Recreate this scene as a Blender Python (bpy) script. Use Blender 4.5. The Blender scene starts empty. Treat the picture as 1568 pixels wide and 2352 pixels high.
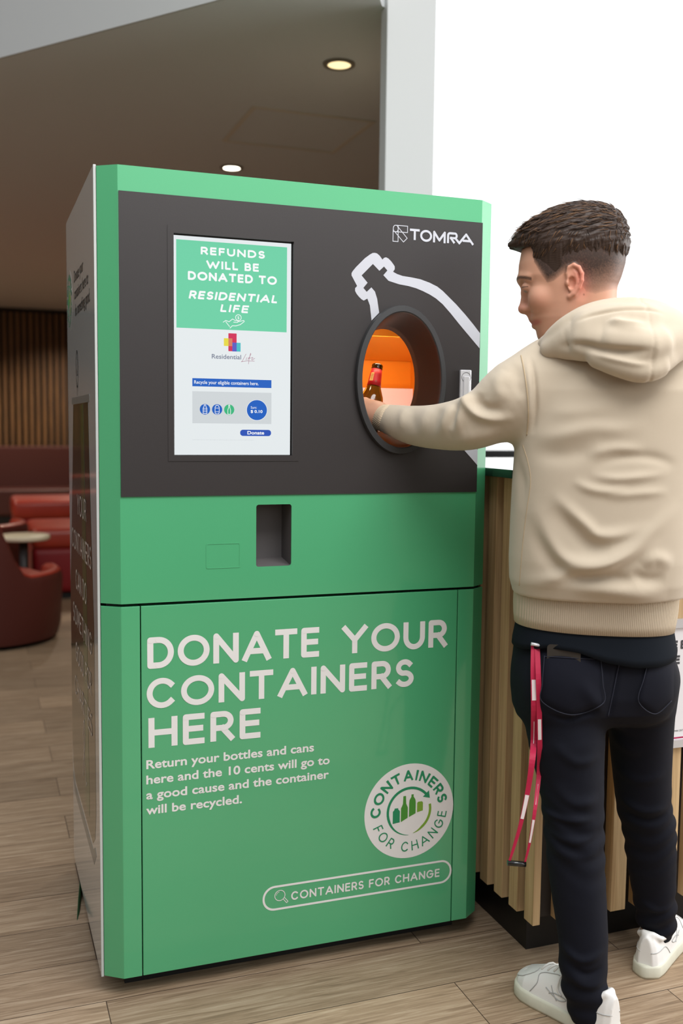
import bpy, bmesh, math, random
import numpy as np
from mathutils import Vector, Matrix
from mathutils.bvhtree import BVHTree

random.seed(7)
SC = bpy.context.scene
COL = SC.collection
PI = math.pi

# ------------------------------------------------------------------ camera
CAM = np.array([-0.25255, -2.21408, 1.31705])
YAW, PITCH, ROLL = 0.35119, -0.08754, 0.01110
FPX = 35 / 36 * 2352
cy_, sy_ = math.cos(YAW), math.sin(YAW)
FWD = np.array([sy_ * math.cos(PITCH), cy_ * math.cos(PITCH), math.sin(PITCH)])
_r = np.array([cy_, -sy_, 0.0]); _u = np.cross(_r, FWD)
RGT = math.cos(ROLL) * _r + math.sin(ROLL) * _u
UPV = -math.sin(ROLL) * _r + math.cos(ROLL) * _u
FW = np.array([sy_, cy_, 0.0])          # level forward, level right
RT = np.array([cy_, -sy_, 0.0])
cam_d = bpy.data.cameras.new('camera'); cam = bpy.data.objects.new('camera', cam_d); COL.objects.link(cam)
cam_d.sensor_fit = 'VERTICAL'; cam_d.sensor_height = 36; cam_d.sensor_width = 24; cam_d.lens = 35
cam_d.clip_start = 0.05; cam_d.clip_end = 100
m = Matrix.Identity(4)
for i in range(3):
    m[i][0] = RGT[i]; m[i][1] = UPV[i]; m[i][2] = -FWD[i]; m[i][3] = CAM[i]
cam.matrix_world = m
cam_d.dof.use_dof = True; cam_d.dof.focus_distance = 2.35; cam_d.dof.aperture_fstop = 2.4
SC.camera = cam

# ------------------------------------------------------------------ light
W_ = bpy.data.worlds.new('daylight'); SC.world = W_; W_.use_nodes = True
_nt = W_.node_tree; bg = _nt.nodes['Background']; bg.inputs[1].default_value = 1.0
_tc = _nt.nodes.new('ShaderNodeTexCoord'); _sp = _nt.nodes.new('ShaderNodeSeparateXYZ'); _cr = _nt.nodes.new('ShaderNodeValToRGB')
_mr = _nt.nodes.new('ShaderNodeMapRange'); _mr.inputs[1].default_value = -0.3; _mr.inputs[2].default_value = 1.0
_nt.links.new(_tc.outputs['Generated'], _sp.inputs[0]); _nt.links.new(_sp.outputs[2], _mr.inputs[0]); _nt.links.new(_mr.outputs[0], _cr.inputs[0]); 
_dp = _nt.nodes.new('ShaderNodeVectorMath'); _dp.operation = 'DOT_PRODUCT'; _dp.inputs[1].default_value = (0.85, 0.53, 0.0)     # brighter half of the sky
_ma = _nt.nodes.new('ShaderNodeMapRange'); _ma.inputs[1].default_value = -1; _ma.inputs[2].default_value = 1; _ma.inputs[3].default_value = 0.42; _ma.inputs[4].default_value = 1.25
_nt.links.new(_tc.outputs['Generated'], _dp.inputs[0]); _nt.links.new(_dp.outputs['Value'], _ma.inputs[0]); _nt.links.new(_ma.outputs[0], bg.inputs[1])
_nt.links.new(_cr.outputs[0], bg.inputs[0])
_e = _cr.color_ramp.elements; _e[0].position = 0.0; _e[0].color = (0.30, 0.28, 0.26, 1); _e[1].position = 1.0; _e[1].color = (1.5, 1.6, 1.75, 1)
for _p, _c in ((0.19, (0.45, 0.42, 0.38, 1)), (0.225, (1.15, 1.15, 1.14, 1)), (0.45, (1.25, 1.28, 1.3, 1))): _x = _cr.color_ramp.elements.new(_p); _x.color = _c
SC.view_settings.view_transform = 'Standard'; SC.view_settings.look = 'None'
SC.view_settings.exposure = 0.0; SC.view_settings.gamma = 1.0
def area(name, loc, aim, sx, sy, power, col):
    d = bpy.data.lights.new(name, 'AREA'); d.shape = 'RECTANGLE'; d.size = sx; d.size_y = sy
    d.energy = power; d.color = col
    o = bpy.data.objects.new(name, d); COL.objects.link(o); o.location = loc
    o.rotation_euler = (Vector(aim) - Vector(loc)).to_track_quat('-Z', 'Y').to_euler()
    return o
area('window_light_behind', (1.4, -5.6, 2.2), (0.7, 0, 1.3), 4.0, 1.6, 14, (1, 0.99, 0.97))
area('window_light_right', (4.6, -1.2, 1.9), (1.0, -0.3, 1.2), 3.0, 1.8, 120, (1, 0.98, 0.96))
area('overhead_fill', (0.75, -1.7, 3.5), (0.6, -0.05, 1.5), 2.4, 1.4, 88, (1, 0.99, 0.97))  # unseen overhead fill, added so the machine front brightens towards its top

# ------------------------------------------------------------------ helpers
def lin(c):
    out = []
    for v in c:
        v = v / 255
        out.append(v / 12.92 if v <= 0.04045 else ((v + 0.055) / 1.055) ** 2.4)
    return tuple(out)
def at(px, py, D):
    """point of the place seen towards (px,py) at level distance D from the camera"""
    d = FWD + (px - 784) / FPX * RGT - (py - 1176) / FPX * UPV
    return CAM + d * (D / (d @ FW))
def mat(name, rgb, rough=0.5, metal=0.0, spec=0.5, coat=0.0, bump=0.0, bscale=200.0, vary=0.0, vscale=8.0, emit=0.0, trans=0.0, ior=1.45, sheen=0.0):
    M = bpy.data.materials.new(name); M.use_nodes = True
    nt = M.node_tree; b = nt.nodes['Principled BSDF']
    c = lin(rgb) + (1,)
    b.inputs['Base Color'].default_value = c
    b.inputs['Roughness'].default_value = rough; b.inputs['Metallic'].default_value = metal
    b.inputs['Specular IOR Level'].default_value = spec
    b.inputs['Coat Weight'].default_value = coat; b.inputs['Coat Roughness'].default_value = 0.08
    b.inputs['Transmission Weight'].default_value = trans; b.inputs['IOR'].default_value = ior
    b.inputs['Sheen Weight'].default_value = sheen
    if emit > 0:
        b.inputs['Emission Color'].default_value = c; b.inputs['Emission Strength'].default_value = emit
    tc = nt.nodes.new('ShaderNodeTexCoord')
    if bump > 0:
        n = nt.nodes.new('ShaderNodeTexNoise'); n.inputs['Scale'].default_value = bscale; n.inputs['Detail'].default_value = 3
        bp = nt.nodes.new('ShaderNodeBump'); bp.inputs['Strength'].default_value = bump; bp.inputs['Distance'].default_value = 0.002
        nt.links.new(tc.outputs['Object'], n.inputs['Vector']); nt.links.new(n.outputs['Fac'], bp.inputs['Height'])
        nt.links.new(bp.outputs['Normal'], b.inputs['Normal'])
    if vary > 0:
        n = nt.nodes.new('ShaderNodeTexNoise'); n.inputs['Scale'].default_value = vscale; n.inputs['Detail'].default_value = 4
        mx = nt.nodes.new('ShaderNodeMix'); mx.data_type = 'RGBA'
        mx.inputs[6].default_value = tuple(v * (1 - vary) for v in c[:3]) + (1,)
        mx.inputs[7].default_value = tuple(min(1, v * (1 + vary)) for v in c[:3]) + (1,)
        nt.links.new(tc.outputs['Object'], n.inputs['Vector']); nt.links.new(n.outputs['Fac'], mx.inputs[0])
        nt.links.new(mx.outputs[2], b.inputs['Base Color'])
    return M
def vcol_mat(name, rough=0.5, sheen=0.0, bump=0.0, bscale=300, sss=0.0, spec=0.4):
    M = mat(name, (128, 128, 128), rough, spec=spec, bump=bump, bscale=bscale, sheen=sheen)
    nt = M.node_tree; b = nt.nodes['Principled BSDF']
    a = nt.nodes.new('ShaderNodeVertexColor'); a.layer_name = 'tone'
    nt.links.new(a.outputs['Color'], b.inputs['Base Color'])
    if sss:
        b.inputs['Subsurface Weight'].default_value = sss; b.inputs['Subsurface Radius'].default_value = (1, 0.35, 0.2)
        b.inputs['Subsurface Scale'].default_value = 0.006
    return M

ROOTS = {}
def link(o, parent=None):
    COL.objects.link(o)
    if parent is not None:
        o.parent = parent
        o.matrix_parent_inverse = Matrix.Translation(-Vector(ROOTS.get(parent.name, (0, 0, 0))))
    return o
def thing(name, label, cat, loc, group=None):
    o = bpy.data.objects.new(name, None); COL.objects.link(o); o.location = loc; o.empty_display_size = 0.1
    ROOTS[o.name] = tuple(loc)
    o['label'] = label; o['category'] = cat
    if group: o['group'] = group
    return o
def tag(o, label, cat, group=None):
    o['label'] = label; o['category'] = cat
    if group: o['group'] = group
    return o
def struct(o):
    o['kind'] = 'structure'; return o
def mesh_obj(name, verts, faces, material, parent=None, smooth=False, label=None):
    me = bpy.data.meshes.new(name)
    me.from_pydata([tuple(map(float, v)) for v in verts], [], [tuple(map(int, f)) for f in faces]); me.update()
    if smooth: me.shade_smooth()
    for mm in (material if isinstance(material, list) else [material]): me.materials.append(mm)
    o = link(bpy.data.objects.new(name, me), parent)
    if label: o['label'] = label
    return o
def bm_obj(name, bm, material, parent=None, smooth=False, label=None):
    me = bpy.data.meshes.new(name); bmesh.ops.recalc_face_normals(bm, faces=bm.faces[:]); bm.to_mesh(me); bm.free()
    if smooth: me.shade_smooth()
    for mm in (material if isinstance(material, list) else [material]): me.materials.append(mm)
    o = link(bpy.data.objects.new(name, me), parent)
    if label: o['label'] = label
    return o
def smooth_by_angle(o, deg=35):
    me = o.data; me.shade_smooth()
    bm = bmesh.new(); bm.from_mesh(me)
    for e in bm.edges:
        if len(e.link_faces) == 2 and e.calc_face_angle(0) > math.radians(deg): e.smooth = False
    bm.to_mesh(me); bm.free()
    return o
def add_box(bm, x0, x1, y0, y1, z0, z1, bev=0.0, seg=2, mi=0):
    b2 = bmesh.new()
    vs = [b2.verts.new((x, y, z)) for x in (x0, x1) for y in (y0, y1) for z in (z0, z1)]
    for f in ((0, 1, 3, 2), (4, 6, 7, 5), (0, 4, 5, 1), (2, 3, 7, 6), (0, 2, 6, 4), (1, 5, 7, 3)): b2.faces.new([vs[i] for i in f])
    if bev > 0: bmesh.ops.bevel(b2, geom=b2.edges[:], offset=bev, segments=seg, affect='EDGES', profile=0.6)
    merge(bm, b2, mi)
def merge(bm, b2, mi=0):
    b2.verts.index_update()
    mp = [bm.verts.new(v.co) for v in b2.verts]
    for f in b2.faces:
        try:
            g = bm.faces.new([mp[v.index] for v in f.verts]); g.material_index = mi; g.smooth = f.smooth
        except ValueError: pass
    b2.free()
def add_prism(bm, poly, z0, z1, fn=lambda a, b, c: (a, b, c), bev=0.0):
    """polygon (a,b) extruded along c, placed by fn"""
    b2 = bmesh.new(); n = len(poly)
    lo = [b2.verts.new(fn(a, b, z0)) for a, b in poly]; hi = [b2.verts.new(fn(a, b, z1)) for a, b in poly]
    b2.faces.new(lo); b2.faces.new(hi)
    for i in range(n): b2.faces.new((lo[i], lo[(i + 1) % n], hi[(i + 1) % n], hi[i]))
    bmesh.ops.recalc_face_normals(b2, faces=b2.faces[:])
    if bev > 0: bmesh.ops.bevel(b2, geom=b2.edges[:], offset=bev, segments=2, affect='EDGES', profile=0.6)
    merge(bm, b2)
def frames(path):
    P = [Vector(p) for p in path]; n = len(P); T = []
    for i in range(n):
        T.append((P[min(i + 1, n - 1)] - P[max(i - 1, 0)]).normalized())
    up = Vector((0, 0, 1)) if abs(T[0].z) < 0.9 else Vector((1, 0, 0))
    N = (up - T[0] * up.dot(T[0])).normalized(); out = []
    for i in range(n):
        N = (N - T[i] * N.dot(T[i])).normalized(); out.append((P[i], T[i], N, T[i].cross(N)))
    return out
def add_tube(bm, path, rad, seg=10, caps=True, flat=1.0):
    fr = frames(path); rings = []
    for i, (p, t, n, b) in enumerate(fr):
        r = rad[i] if isinstance(rad, (list, tuple, np.ndarray)) else rad
        rings.append([bm.verts.new(p + n * (r * math.cos(2 * PI * k / seg)) + b * (r * flat * math.sin(2 * PI * k / seg))) for k in range(seg)])
    for i in range(len(rings) - 1):
        for k in range(seg):
            f = bm.faces.new((rings[i][k], rings[i][(k + 1) % seg], rings[i + 1][(k + 1) % seg], rings[i + 1][k])); f.smooth = True
    if caps: bm.faces.new(rings[0][::-1]); bm.faces.new(rings[-1])
def add_ribbon(bm, path, width, thick, wdir):
    """flat strap: rectangle section swept along path, width along wdir"""
    fr = frames(path); w = Vector(wdir).normalized(); rings = []
    for p, t, n, b in fr:
        ww = (w - t * w.dot(t)).normalized(); nn = t.cross(ww)
        rings.append([bm.verts.new(p + ww * sx * width / 2 + nn * sy * thick / 2) for sx, sy in ((-1, -1), (1, -1), (1, 1), (-1, 1))])
    for i in range(len(rings) - 1):
        for k in range(4): bm.faces.new((rings[i][k], rings[i][(k + 1) % 4], rings[i + 1][(k + 1) % 4], rings[i + 1][k]))
    bm.faces.new(rings[0][::-1]); bm.faces.new(rings[-1])
def add_lathe(bm, prof, origin, axis, seg=32, ref=None):
    A = Vector(axis).normalized(); up = Vector((1, 0, 0)) if abs(A.x) < 0.9 else Vector((0, 1, 0))
    N = (up - A * up.dot(A)).normalized(); B = A.cross(N); O = Vector(origin); rings = []
    for r, h in prof:
        rings.append([bm.verts.new(O + A * h + (N * math.cos(2 * PI * k / seg) + B * math.sin(2 * PI * k / seg)) * max(r, 1e-5)) for k in range(seg)])
    for i in range(len(rings) - 1):
        for k in range(seg):
            f = bm.faces.new((rings[i][k], rings[i][(k + 1) % seg], rings[i + 1][(k + 1) % seg], rings[i + 1][k])); f.smooth = True
    bm.faces.new(rings[0][::-1]); bm.faces.new(rings[-1])
def curve2mesh(cu, fn):
    tmp = bpy.data.objects.new('tmp', cu); COL.objects.link(tmp)
    dg = bpy.context.evaluated_depsgraph_get(); me = bpy.data.meshes.new_from_object(tmp.evaluated_get(dg))
    bpy.data.objects.remove(tmp); bpy.data.curves.remove(cu)
    V = [tuple(v.co) for v in me.vertices]; F = [tuple(p.vertices) for p in me.polygons]
    bpy.data.meshes.remove(me)
    return [fn(*v) for v in V], F
def add_flat(bm, polys, t0, t1, fn):
    """2-D outlines (inner ones become holes) as a plate from t0 to t1; fn(u,v,t)->xyz"""
    cu = bpy.data.curves.new('tmp', 'CURVE'); cu.dimensions = '2D'; cu.fill_mode = 'BOTH'
    cu.extrude = abs(t1 - t0) / 2
    for pl in polys:
        s = cu.splines.new('POLY'); s.points.add(len(pl) - 1); s.use_cyclic_u = True
        for i, (a, b) in enumerate(pl): s.points[i].co = (a, b, 0, 1)
    mid = (t0 + t1) / 2
    V, F = curve2mesh(cu, lambda a, b, c: fn(a, b, c + mid))
    vs = [bm.verts.new(v) for v in V]
    for f in F:
        try: bm.faces.new([vs[i] for i in f])
        except ValueError: pass
def ell(cx, cy, rx, ry, n=64, a0=0, a1=2 * PI, closed=True):
    m_ = n if closed else n - 1
    return [(cx + rx * math.cos(a0 + (a1 - a0) * i / m_), cy + ry * math.sin(a0 + (a1 - a0) * i / m_)) for i in range(n)]
def rrect(x0, y0, x1, y1, r, n=6):
    out = []
    for cx, cy, a in ((x1 - r, y1 - r, 0), (x0 + r, y1 - r, PI / 2), (x0 + r, y0 + r, PI), (x1 - r, y0 + r, 1.5 * PI)):
        out += [(cx + r * math.cos(a + PI / 2 * i / n), cy + r * math.sin(a + PI / 2 * i / n)) for i in range(n + 1)]
    return out
# ---- lettering: strokes for the geometric capitals, the built-in font for small text
def arc(cx, cy, rx, ry, a0, a1, n=14):
    return [(cx + rx * math.cos(math.radians(a0 + (a1 - a0) * i / n)), cy + ry * math.sin(math.radians(a0 + (a1 - a0) * i / n))) for i in range(n + 1)]
GLY = {
 'A': (.92, [[(0, 0), (.5, 1), (1, 0)], [(.2, .3), (.8, .3)]]),
 'B': (.66, [[(0, 0), (0, 1), (.55, 1)] + arc(.55, .765, .35, .235, 90, -90) + [(0, .53)], [(.55, .53)] + arc(.6, .265, .4, .265, 90, -90) + [(0, 0)]]),
 'C': (.86, [arc(.52, .5, .52, .5, 42, 318, 26)]),
 'D': (.80, [[(0, 0), (0, 1), (.4, 1)] + arc(.4, .5, .6, .5, 90, -90, 20) + [(0, 0)]]),
 'E': (.62, [[(1, 1), (0, 1), (0, 0), (1, 0)], [(0, .52), (.92, .52)]]),
 'F': (.60, [[(1, 1), (0, 1), (0, 0)], [(0, .5), (.9, .5)]]),
 'G': (.92, [arc(.5, .5, .5, .5, 42, 360, 26) + [(.55, .5)]]),
 'H': (.78, [[(0, 0), (0, 1)], [(1, 0), (1, 1)], [(0, .5), (1, .5)]]),
 'I': (.0, [[(0, 0), (0, 1)]]),
 'K': (.7, [[(0, 0), (0, 1)], [(.95, 1), (0, .45)], [(.3, .62), (1, 0)]]),
 'L': (.58, [[(0, 1), (0, 0), (1, 0)]]),
 'M': (.98, [[(0, 0), (.08, 1), (.5, .25), (.92, 1), (1, 0)]]),
 'N': (.80, [[(0, 0), (0, 1), (1, 0), (1, 1)]]),
 'O': (.98, [arc(.5, .5, .5, .5, 0, 360, 32)]),
 'P': (.64, [[(0, 0), (0, 1), (.55, 1)] + arc(.55, .72, .45, .28, 90, -90) + [(0, .44)]]),
 'R': (.68, [[(0, 0), (0, 1), (.55, 1)] + arc(.55, .72, .4, .28, 90, -90) + [(0, .44)], [(.5, .44), (1, 0)]]),
 'S': (.64, [arc(.5, .745, .46, .255, 35, 250, 16) + arc(.5, .255, .5, .255, 80, -145, 16)]),
 'T': (.76, [[(0, 1), (1, 1)], [(.5, 1), (.5, 0)]]),
 'U': (.76, [[(0, 1), (0, .42)] + arc(.5, .42, .5, .42, 180, 360, 18) + [(1, 1)]]),
 'W': (1.25, [[(0, 1), (.26, 0), (.5, .85), (.74, 0), (1, 1)]]),
 'Y': (.86, [[(0, 1), (.5, .48), (1, 1)], [(.5, .48), (.5, 0)]]),
}
_stag = [0]
def stroke_path(bm, pts, h, fn, t):
    """flat band of half width h along 2-D points"""
    n = len(pts); closed = n > 3 and math.dist(pts[0], pts[-1]) < 1e-6
    for i in range(n - 1):
        (x0, y0), (x1, y1) = pts[i], pts[i + 1]; L = math.hypot(x1 - x0, y1 - y0)
        if L < 1e-9: continue
        dx, dy = (x1 - x0) / L, (y1 - y0) / L
        e0 = h * .8 if (i == 0 and not closed) else 0; e1 = h * .8 if (i == n - 2 and not closed) else 0
        x0 -= dx * e0; y0 -= dy * e0; x1 += dx * e1; y1 += dy * e1
        _stag[0] += 1; tt = t + (_stag[0] % 97) * 3e-6
        q = [(x0 - dy * h, y0 + dx * h), (x0 + dy * h, y0 - dx * h), (x1 + dy * h, y1 - dx * h), (x1 - dy * h, y1 + dx * h)]
        bm.faces.new([bm.verts.new(fn(a, b, tt)) for a, b in q])
    for i in range(0 if closed else 1, n - 1):
        _stag[0] += 1; tt = t + (_stag[0] % 97) * 3e-6 + 3.1e-4
        x, y = pts[i]; bm.faces.new([bm.verts.new(fn(x + h * math.cos(2 * PI * k / 14), y + h * math.sin(2 * PI * k / 14), tt)) for k in range(14)])
def word_width(s, h, gap):
    return sum((.34 if c == ' ' else GLY[c][0] + (2 * h if c == 'I' else 0)) + gap for c in s) - gap
def caps(bm, s, u0, u1, v0, cap, h, fn, t, gap=.15, shear=0.0, place=None):
    """stroke capitals fitted between u0 and u1 on baseline v0"""
    w = word_width(s, h, gap); sx = (u1 - u0) / w; x = 0
    for c in s:
        if c == ' ': x += .34 + gap; continue
        gw, st = GLY[c]; gw = gw + (2 * h if c == 'I' else 0)
        for pl in st:
            pts = []
            for a, b in pl:
                X = (x + h + a * max(gw - 2 * h, 0)) * sx; Y = (h + b * (1 - 2 * h)) * cap
                pts.append((X + Y * shear, Y))
            hh = h * cap
            if place is None: stroke_path(bm, [(u0 + a, v0 + b) for a, b in pts], hh, fn, t)
            else: stroke_path(bm, pts, hh, lambda a, b, tt, P=place: fn(*P(a, b), tt), t)
        x += gw + gap
def small_text(bm, s, u0, u1, v0, cap, fn, t, bold=0.0, spacing=1.0):
    cu = bpy.data.curves.new('tmp', 'FONT'); cu.body = s; cu.size = 1; cu.space_character = spacing; cu.fill_mode = 'FRONT'; cu.resolution_u = 4
    V, F = curve2mesh(cu, lambda a, b, c: (a, b, c))
    xs = [v[0] for v in V]; x0, x1 = min(xs), max(xs); sy = cap / 0.70
    sx = (u1 - u0) / (x1 - x0) if u1 is not None else sy
    P = [(u0 + (a - x0) * sx, v0 + b * sy) for a, b, c in V]
    key = {}; ids = [key.setdefault((round(a, 6), round(b, 6)), len(key)) for a, b in P]
    vs = [bm.verts.new(fn(a, b, t)) for a, b in P]
    cnt = {}
    for f in F:
        try: bm.faces.new([vs[i] for i in f])
        except ValueError: pass
        for i, j in zip(f, f[1:] + f[:1]):
            k = (min(ids[i], ids[j]), max(ids[i], ids[j])); cnt[k] = (cnt[k][0] + 1, i, j) if k in cnt else (1, i, j)
    h = bold * sy
    if h > 0:
        for n, i, j in cnt.values():
            if n != 1: continue
            (ax0, ay0), (ax1, ay1) = P[i], P[j]; L = math.hypot(ax1 - ax0, ay1 - ay0)
            if L < 1e-7: continue
            dx, dy = (ax1 - ax0) / L * h, (ay1 - ay0) / L * h; _stag[0] += 1; tt = t + 3e-5 + (_stag[0] % 7) * 1e-5; e = .6
            bm.faces.new([bm.verts.new(fn(a, b, tt)) for a, b in ((ax0 - dx * e - dy, ay0 - dy * e + dx), (ax0 - dx * e + dy, ay0 - dy * e - dx), (ax1 + dx * e + dy, ay1 + dy * e - dx), (ax1 + dx * e - dy, ay1 + dy * e + dx))])
FRONT = lambda u, v, t: (u, -t, v)          # t = distance out of the machine's front
SIDE = lambda u, v, t: (-t, -u, v)          # left side of the machine, u runs to the front

# ------------------------------------------------------------------ materials
GREEN = mat('green_paint', (76, 166, 116), 0.28, coat=0.9, spec=0.5, bump=0.05, bscale=500)
BLACKP = mat('black_powder_coat', (46, 42, 42), 0.42, bump=0.08, bscale=900)
DARKIN = mat('dark_inside', (24, 24, 24), 0.6)
WHITEV = mat('white_vinyl', (226, 224, 222), 0.5)
GREYV = mat('grey_vinyl', (186, 188, 196), 0.45)
CHROME = mat('bright_zinc', (222, 222, 226), 0.3, metal=0.35)
BLACKG = mat('black_gloss', (18, 18, 18), 0.2, coat=0.5)
def scr(n, c, e=0.88): 
    M = mat(n, c, 0.25, emit=e, spec=0.3); M.node_tree.nodes['Principled BSDF'].inputs['Base Color'].default_value = (0.01, 0.01, 0.01, 1); return M
S_WHITE = scr('screen_white', (240, 246, 248)); S_GREEN = scr('screen_green', (110, 217, 172)); S_TEXT = scr('screen_text', (250, 252, 252), 0.95)
S_BLUE = scr('screen_blue', (0, 96, 200)); S_GREY = scr('screen_grey', (217, 223, 226)); S_MINT = scr('screen_mint', (54, 190, 130)); S_SLATE = scr('screen_slate', (120, 128, 150))
S_RED = scr('screen_red', (218, 30, 84)); S_YEL = scr('screen_yellow', (240, 226, 60)); S_ORA = scr('screen_orange', (222, 130, 94)); S_IND = scr('screen_indigo', (86, 92, 200)); S_TEAL = scr('screen_teal', (66, 196, 206)); S_PLUM = scr('screen_plum', (160, 50, 100))

def wood_floor():
    M = bpy.data.materials.new('plank_floor'); M.use_nodes = True; nt = M.node_tree; L = nt.links; b = nt.nodes['Principled BSDF']
    tc = nt.nodes.new('ShaderNodeTexCoord')
    br = nt.nodes.new('ShaderNodeTexBrick'); br.inputs['Scale'].default_value = 1.0
    br.inputs['Brick Width'].default_value = 1.25; br.inputs['Row Height'].default_value = 0.19; br.inputs['Mortar Size'].default_value = 0.0012
    br.inputs['Color1'].default_value = (0.1, 0.1, 0.1, 1); br.inputs['Color2'].default_value = (1, 1, 1, 1); br.inputs['Mortar'].default_value = (0.35, 0.35, 0.35, 1); br.offset = 0.37
    L.new(tc.outputs['Object'], br.inputs['Vector'])
    mp = nt.nodes.new('ShaderNodeMapping'); mp.inputs['Scale'].default_value = (3.0, 62, 1); L.new(tc.outputs['Object'], mp.inputs['Vector'])
    ad = nt.nodes.new('ShaderNodeVectorMath'); ad.operation = 'MULTIPLY_ADD'; ad.inputs[1].default_value = (7, 13, 0)
    L.new(br.outputs['Color'], ad.inputs[0]); L.new(mp.outputs['Vector'], ad.inputs[2])
    n1 = nt.nodes.new('ShaderNodeTexNoise'); n1.inputs['Scale'].default_value = 1.6; n1.inputs['Detail'].default_value = 8; n1.inputs['Roughness'].default_value = 0.65; n1.inputs['Distortion'].default_value = 0.9
    L.new(ad.outputs[0], n1.inputs['Vector'])
    cr = nt.nodes.new('ShaderNodeValToRGB'); e = cr.color_ramp.elements
    e[0].position = 0.25; e[0].color = lin((112, 92, 72)) + (1,); e[1].position = 0.76; e[1].color = lin((196, 176, 150)) + (1,)
    mid = cr.color_ramp.elements.new(0.5); mid.color = lin((160, 136, 110)) + (1,)
    L.new(n1.outputs['Fac'], cr.inputs['Fac'])
    mx = nt.nodes.new('ShaderNodeMix'); mx.data_type = 'RGBA'; mx.blend_type = 'MULTIPLY'; mx.inputs[0].default_value = 0.32
    L.new(cr.outputs['Color'], mx.inputs[6]); L.new(br.outputs['Color'], mx.inputs[7])
    g = nt.nodes.new('ShaderNodeMix'); g.data_type = 'RGBA'; L.new(br.outputs['Fac'], g.inputs[0]); L.new(mx.outputs[2], g.inputs[6]); g.inputs[7].default_value = lin((70, 55, 44)) + (1,)
    L.new(g.outputs[2], b.inputs['Base Color'])
    b.inputs['Roughness'].default_value = 0.5; b.inputs['Specular IOR Level'].default_value = 0.35
    bp = nt.nodes.new('ShaderNodeBump'); bp.inputs['Strength'].default_value = 0.12; bp.inputs['Distance'].default_value = 0.002
    L.new(n1.outputs['Fac'], bp.inputs['Height']); L.new(bp.outputs['Normal'], b.inputs['Normal'])
    return M
def grain_mat(name, c0, c1, rough=0.55, sc=(60, 60, 1.6)):
    M = bpy.data.materials.new(name); M.use_nodes = True; nt = M.node_tree; L = nt.links; b = nt.nodes['Principled BSDF']
    tc = nt.nodes.new('ShaderNodeTexCoord'); mp = nt.nodes.new('ShaderNodeMapping'); mp.inputs['Scale'].default_value = sc
    L.new(tc.outputs['Object'], mp.inputs['Vector'])
    n1 = nt.nodes.new('ShaderNodeTexNoise'); n1.inputs['Scale'].default_value = 2.0; n1.inputs['Detail'].default_value = 6; n1.inputs['Distortion'].default_value = 0.6
    L.new(mp.outputs['Vector'], n1.inputs['Vector'])
    cr = nt.nodes.new('ShaderNodeValToRGB'); e = cr.color_ramp.elements
    e[0].position = 0.3; e[0].color = lin(c0) + (1,); e[1].position = 0.68; e[1].color = lin(c1) + (1,)
    L.new(n1.outputs['Fac'], cr.inputs['Fac']); L.new(cr.outputs['Color'], b.inputs['Base Color']); b.inputs['Roughness'].default_value = rough
    return M
OAK = grain_mat('oak_slat', (176, 144, 102), (204, 174, 130))
WALNUT = grain_mat('back_wall_slat', (92, 64, 36), (124, 88, 50), sc=(20, 20, 1.2))
GREYW = mat('grey_wall_paint', (176, 178, 178), 0.7)
CEILM = mat('ceiling_paint', (196, 198, 200), 0.8)

# ------------------------------------------------------------------ the room
bm = bmesh.new(); add_box(bm, -6, 7, -6, 12.2, -0.1, 0)
struct(bm_obj('floor', bm, wood_floor()))
def on_z(px, py, z):
    d = FWD + (px - 784) / FPX * RGT - (py - 1176) / FPX * UPV
    return CAM + d * ((z - CAM[2]) / d[2])
b0 = on_z(0, 135, 2.8); b1 = on_z(510, 0, 2.8); dr = (b1 - b0) / np.linalg.norm(b1 - b0)
FBK = .6; fa = b0 - dr * 4.0; fb = b1 + dr * FBK          # front edge of the low lounge ceiling
COLA = np.array([1.143, 1.180]); COLB = np.array([1.3340, 1.180])
sight = at(935, 300, 4)[:2] - CAM[:2]; sight /= np.linalg.norm(sight)
wr0 = np.array([1.25, 1.25]); wr1 = wr0 + sight * 12
bm = bmesh.new(); add_prism(bm, [(-6, 12.2), (-6, fa[1] + .8), tuple(fa[:2]), tuple(fb[:2]), (1.13, 1.20), tuple(wr0), tuple(wr1)], 2.8, 2.9)
struct(bm_obj('ceiling', bm, CEILM))
bm = bmesh.new(); add_box(bm, -6, 7, 11.75, 11.85, 0, 2.8); struct(bm_obj('wall_back', bm, mat('dark_wall_backing', (40, 32, 26), 0.8)))
bm = bmesh.new()
for i in range(46):
    x = -2.2 + i * 0.082; add_box(bm, x, x + 0.042, 11.69, 11.75, 0.6, 2.74)
struct(bm_obj('wall_back_slats', bm, WALNUT))
bm = bmesh.new(); add_box(bm, -4.2, -4.1, -0.4, 11.8, 0, 2.8); struct(bm_obj('wall_left', bm, mat('left_wall_paint', (170, 160, 148), 0.8)))
nrm = np.array([sight[1], -sight[0]]) * .1
bm = bmesh.new(); add_prism(bm, [tuple(wr0), tuple(wr1), tuple(wr1 + nrm), tuple(wr0 + nrm)], 0, 2.95); struct(bm_obj('wall_right', bm, mat('right_wall_paint', (170, 162, 150), 0.8)))
# grey square column between the dim lounge and the window
bm = bmesh.new(); add_box(bm, COLA[0], COLB[0], COLA[1], COLA[1] + .06, 0, 4.4, 0.004); struct(bm_obj('wall_column', bm, GREYW))
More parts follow.
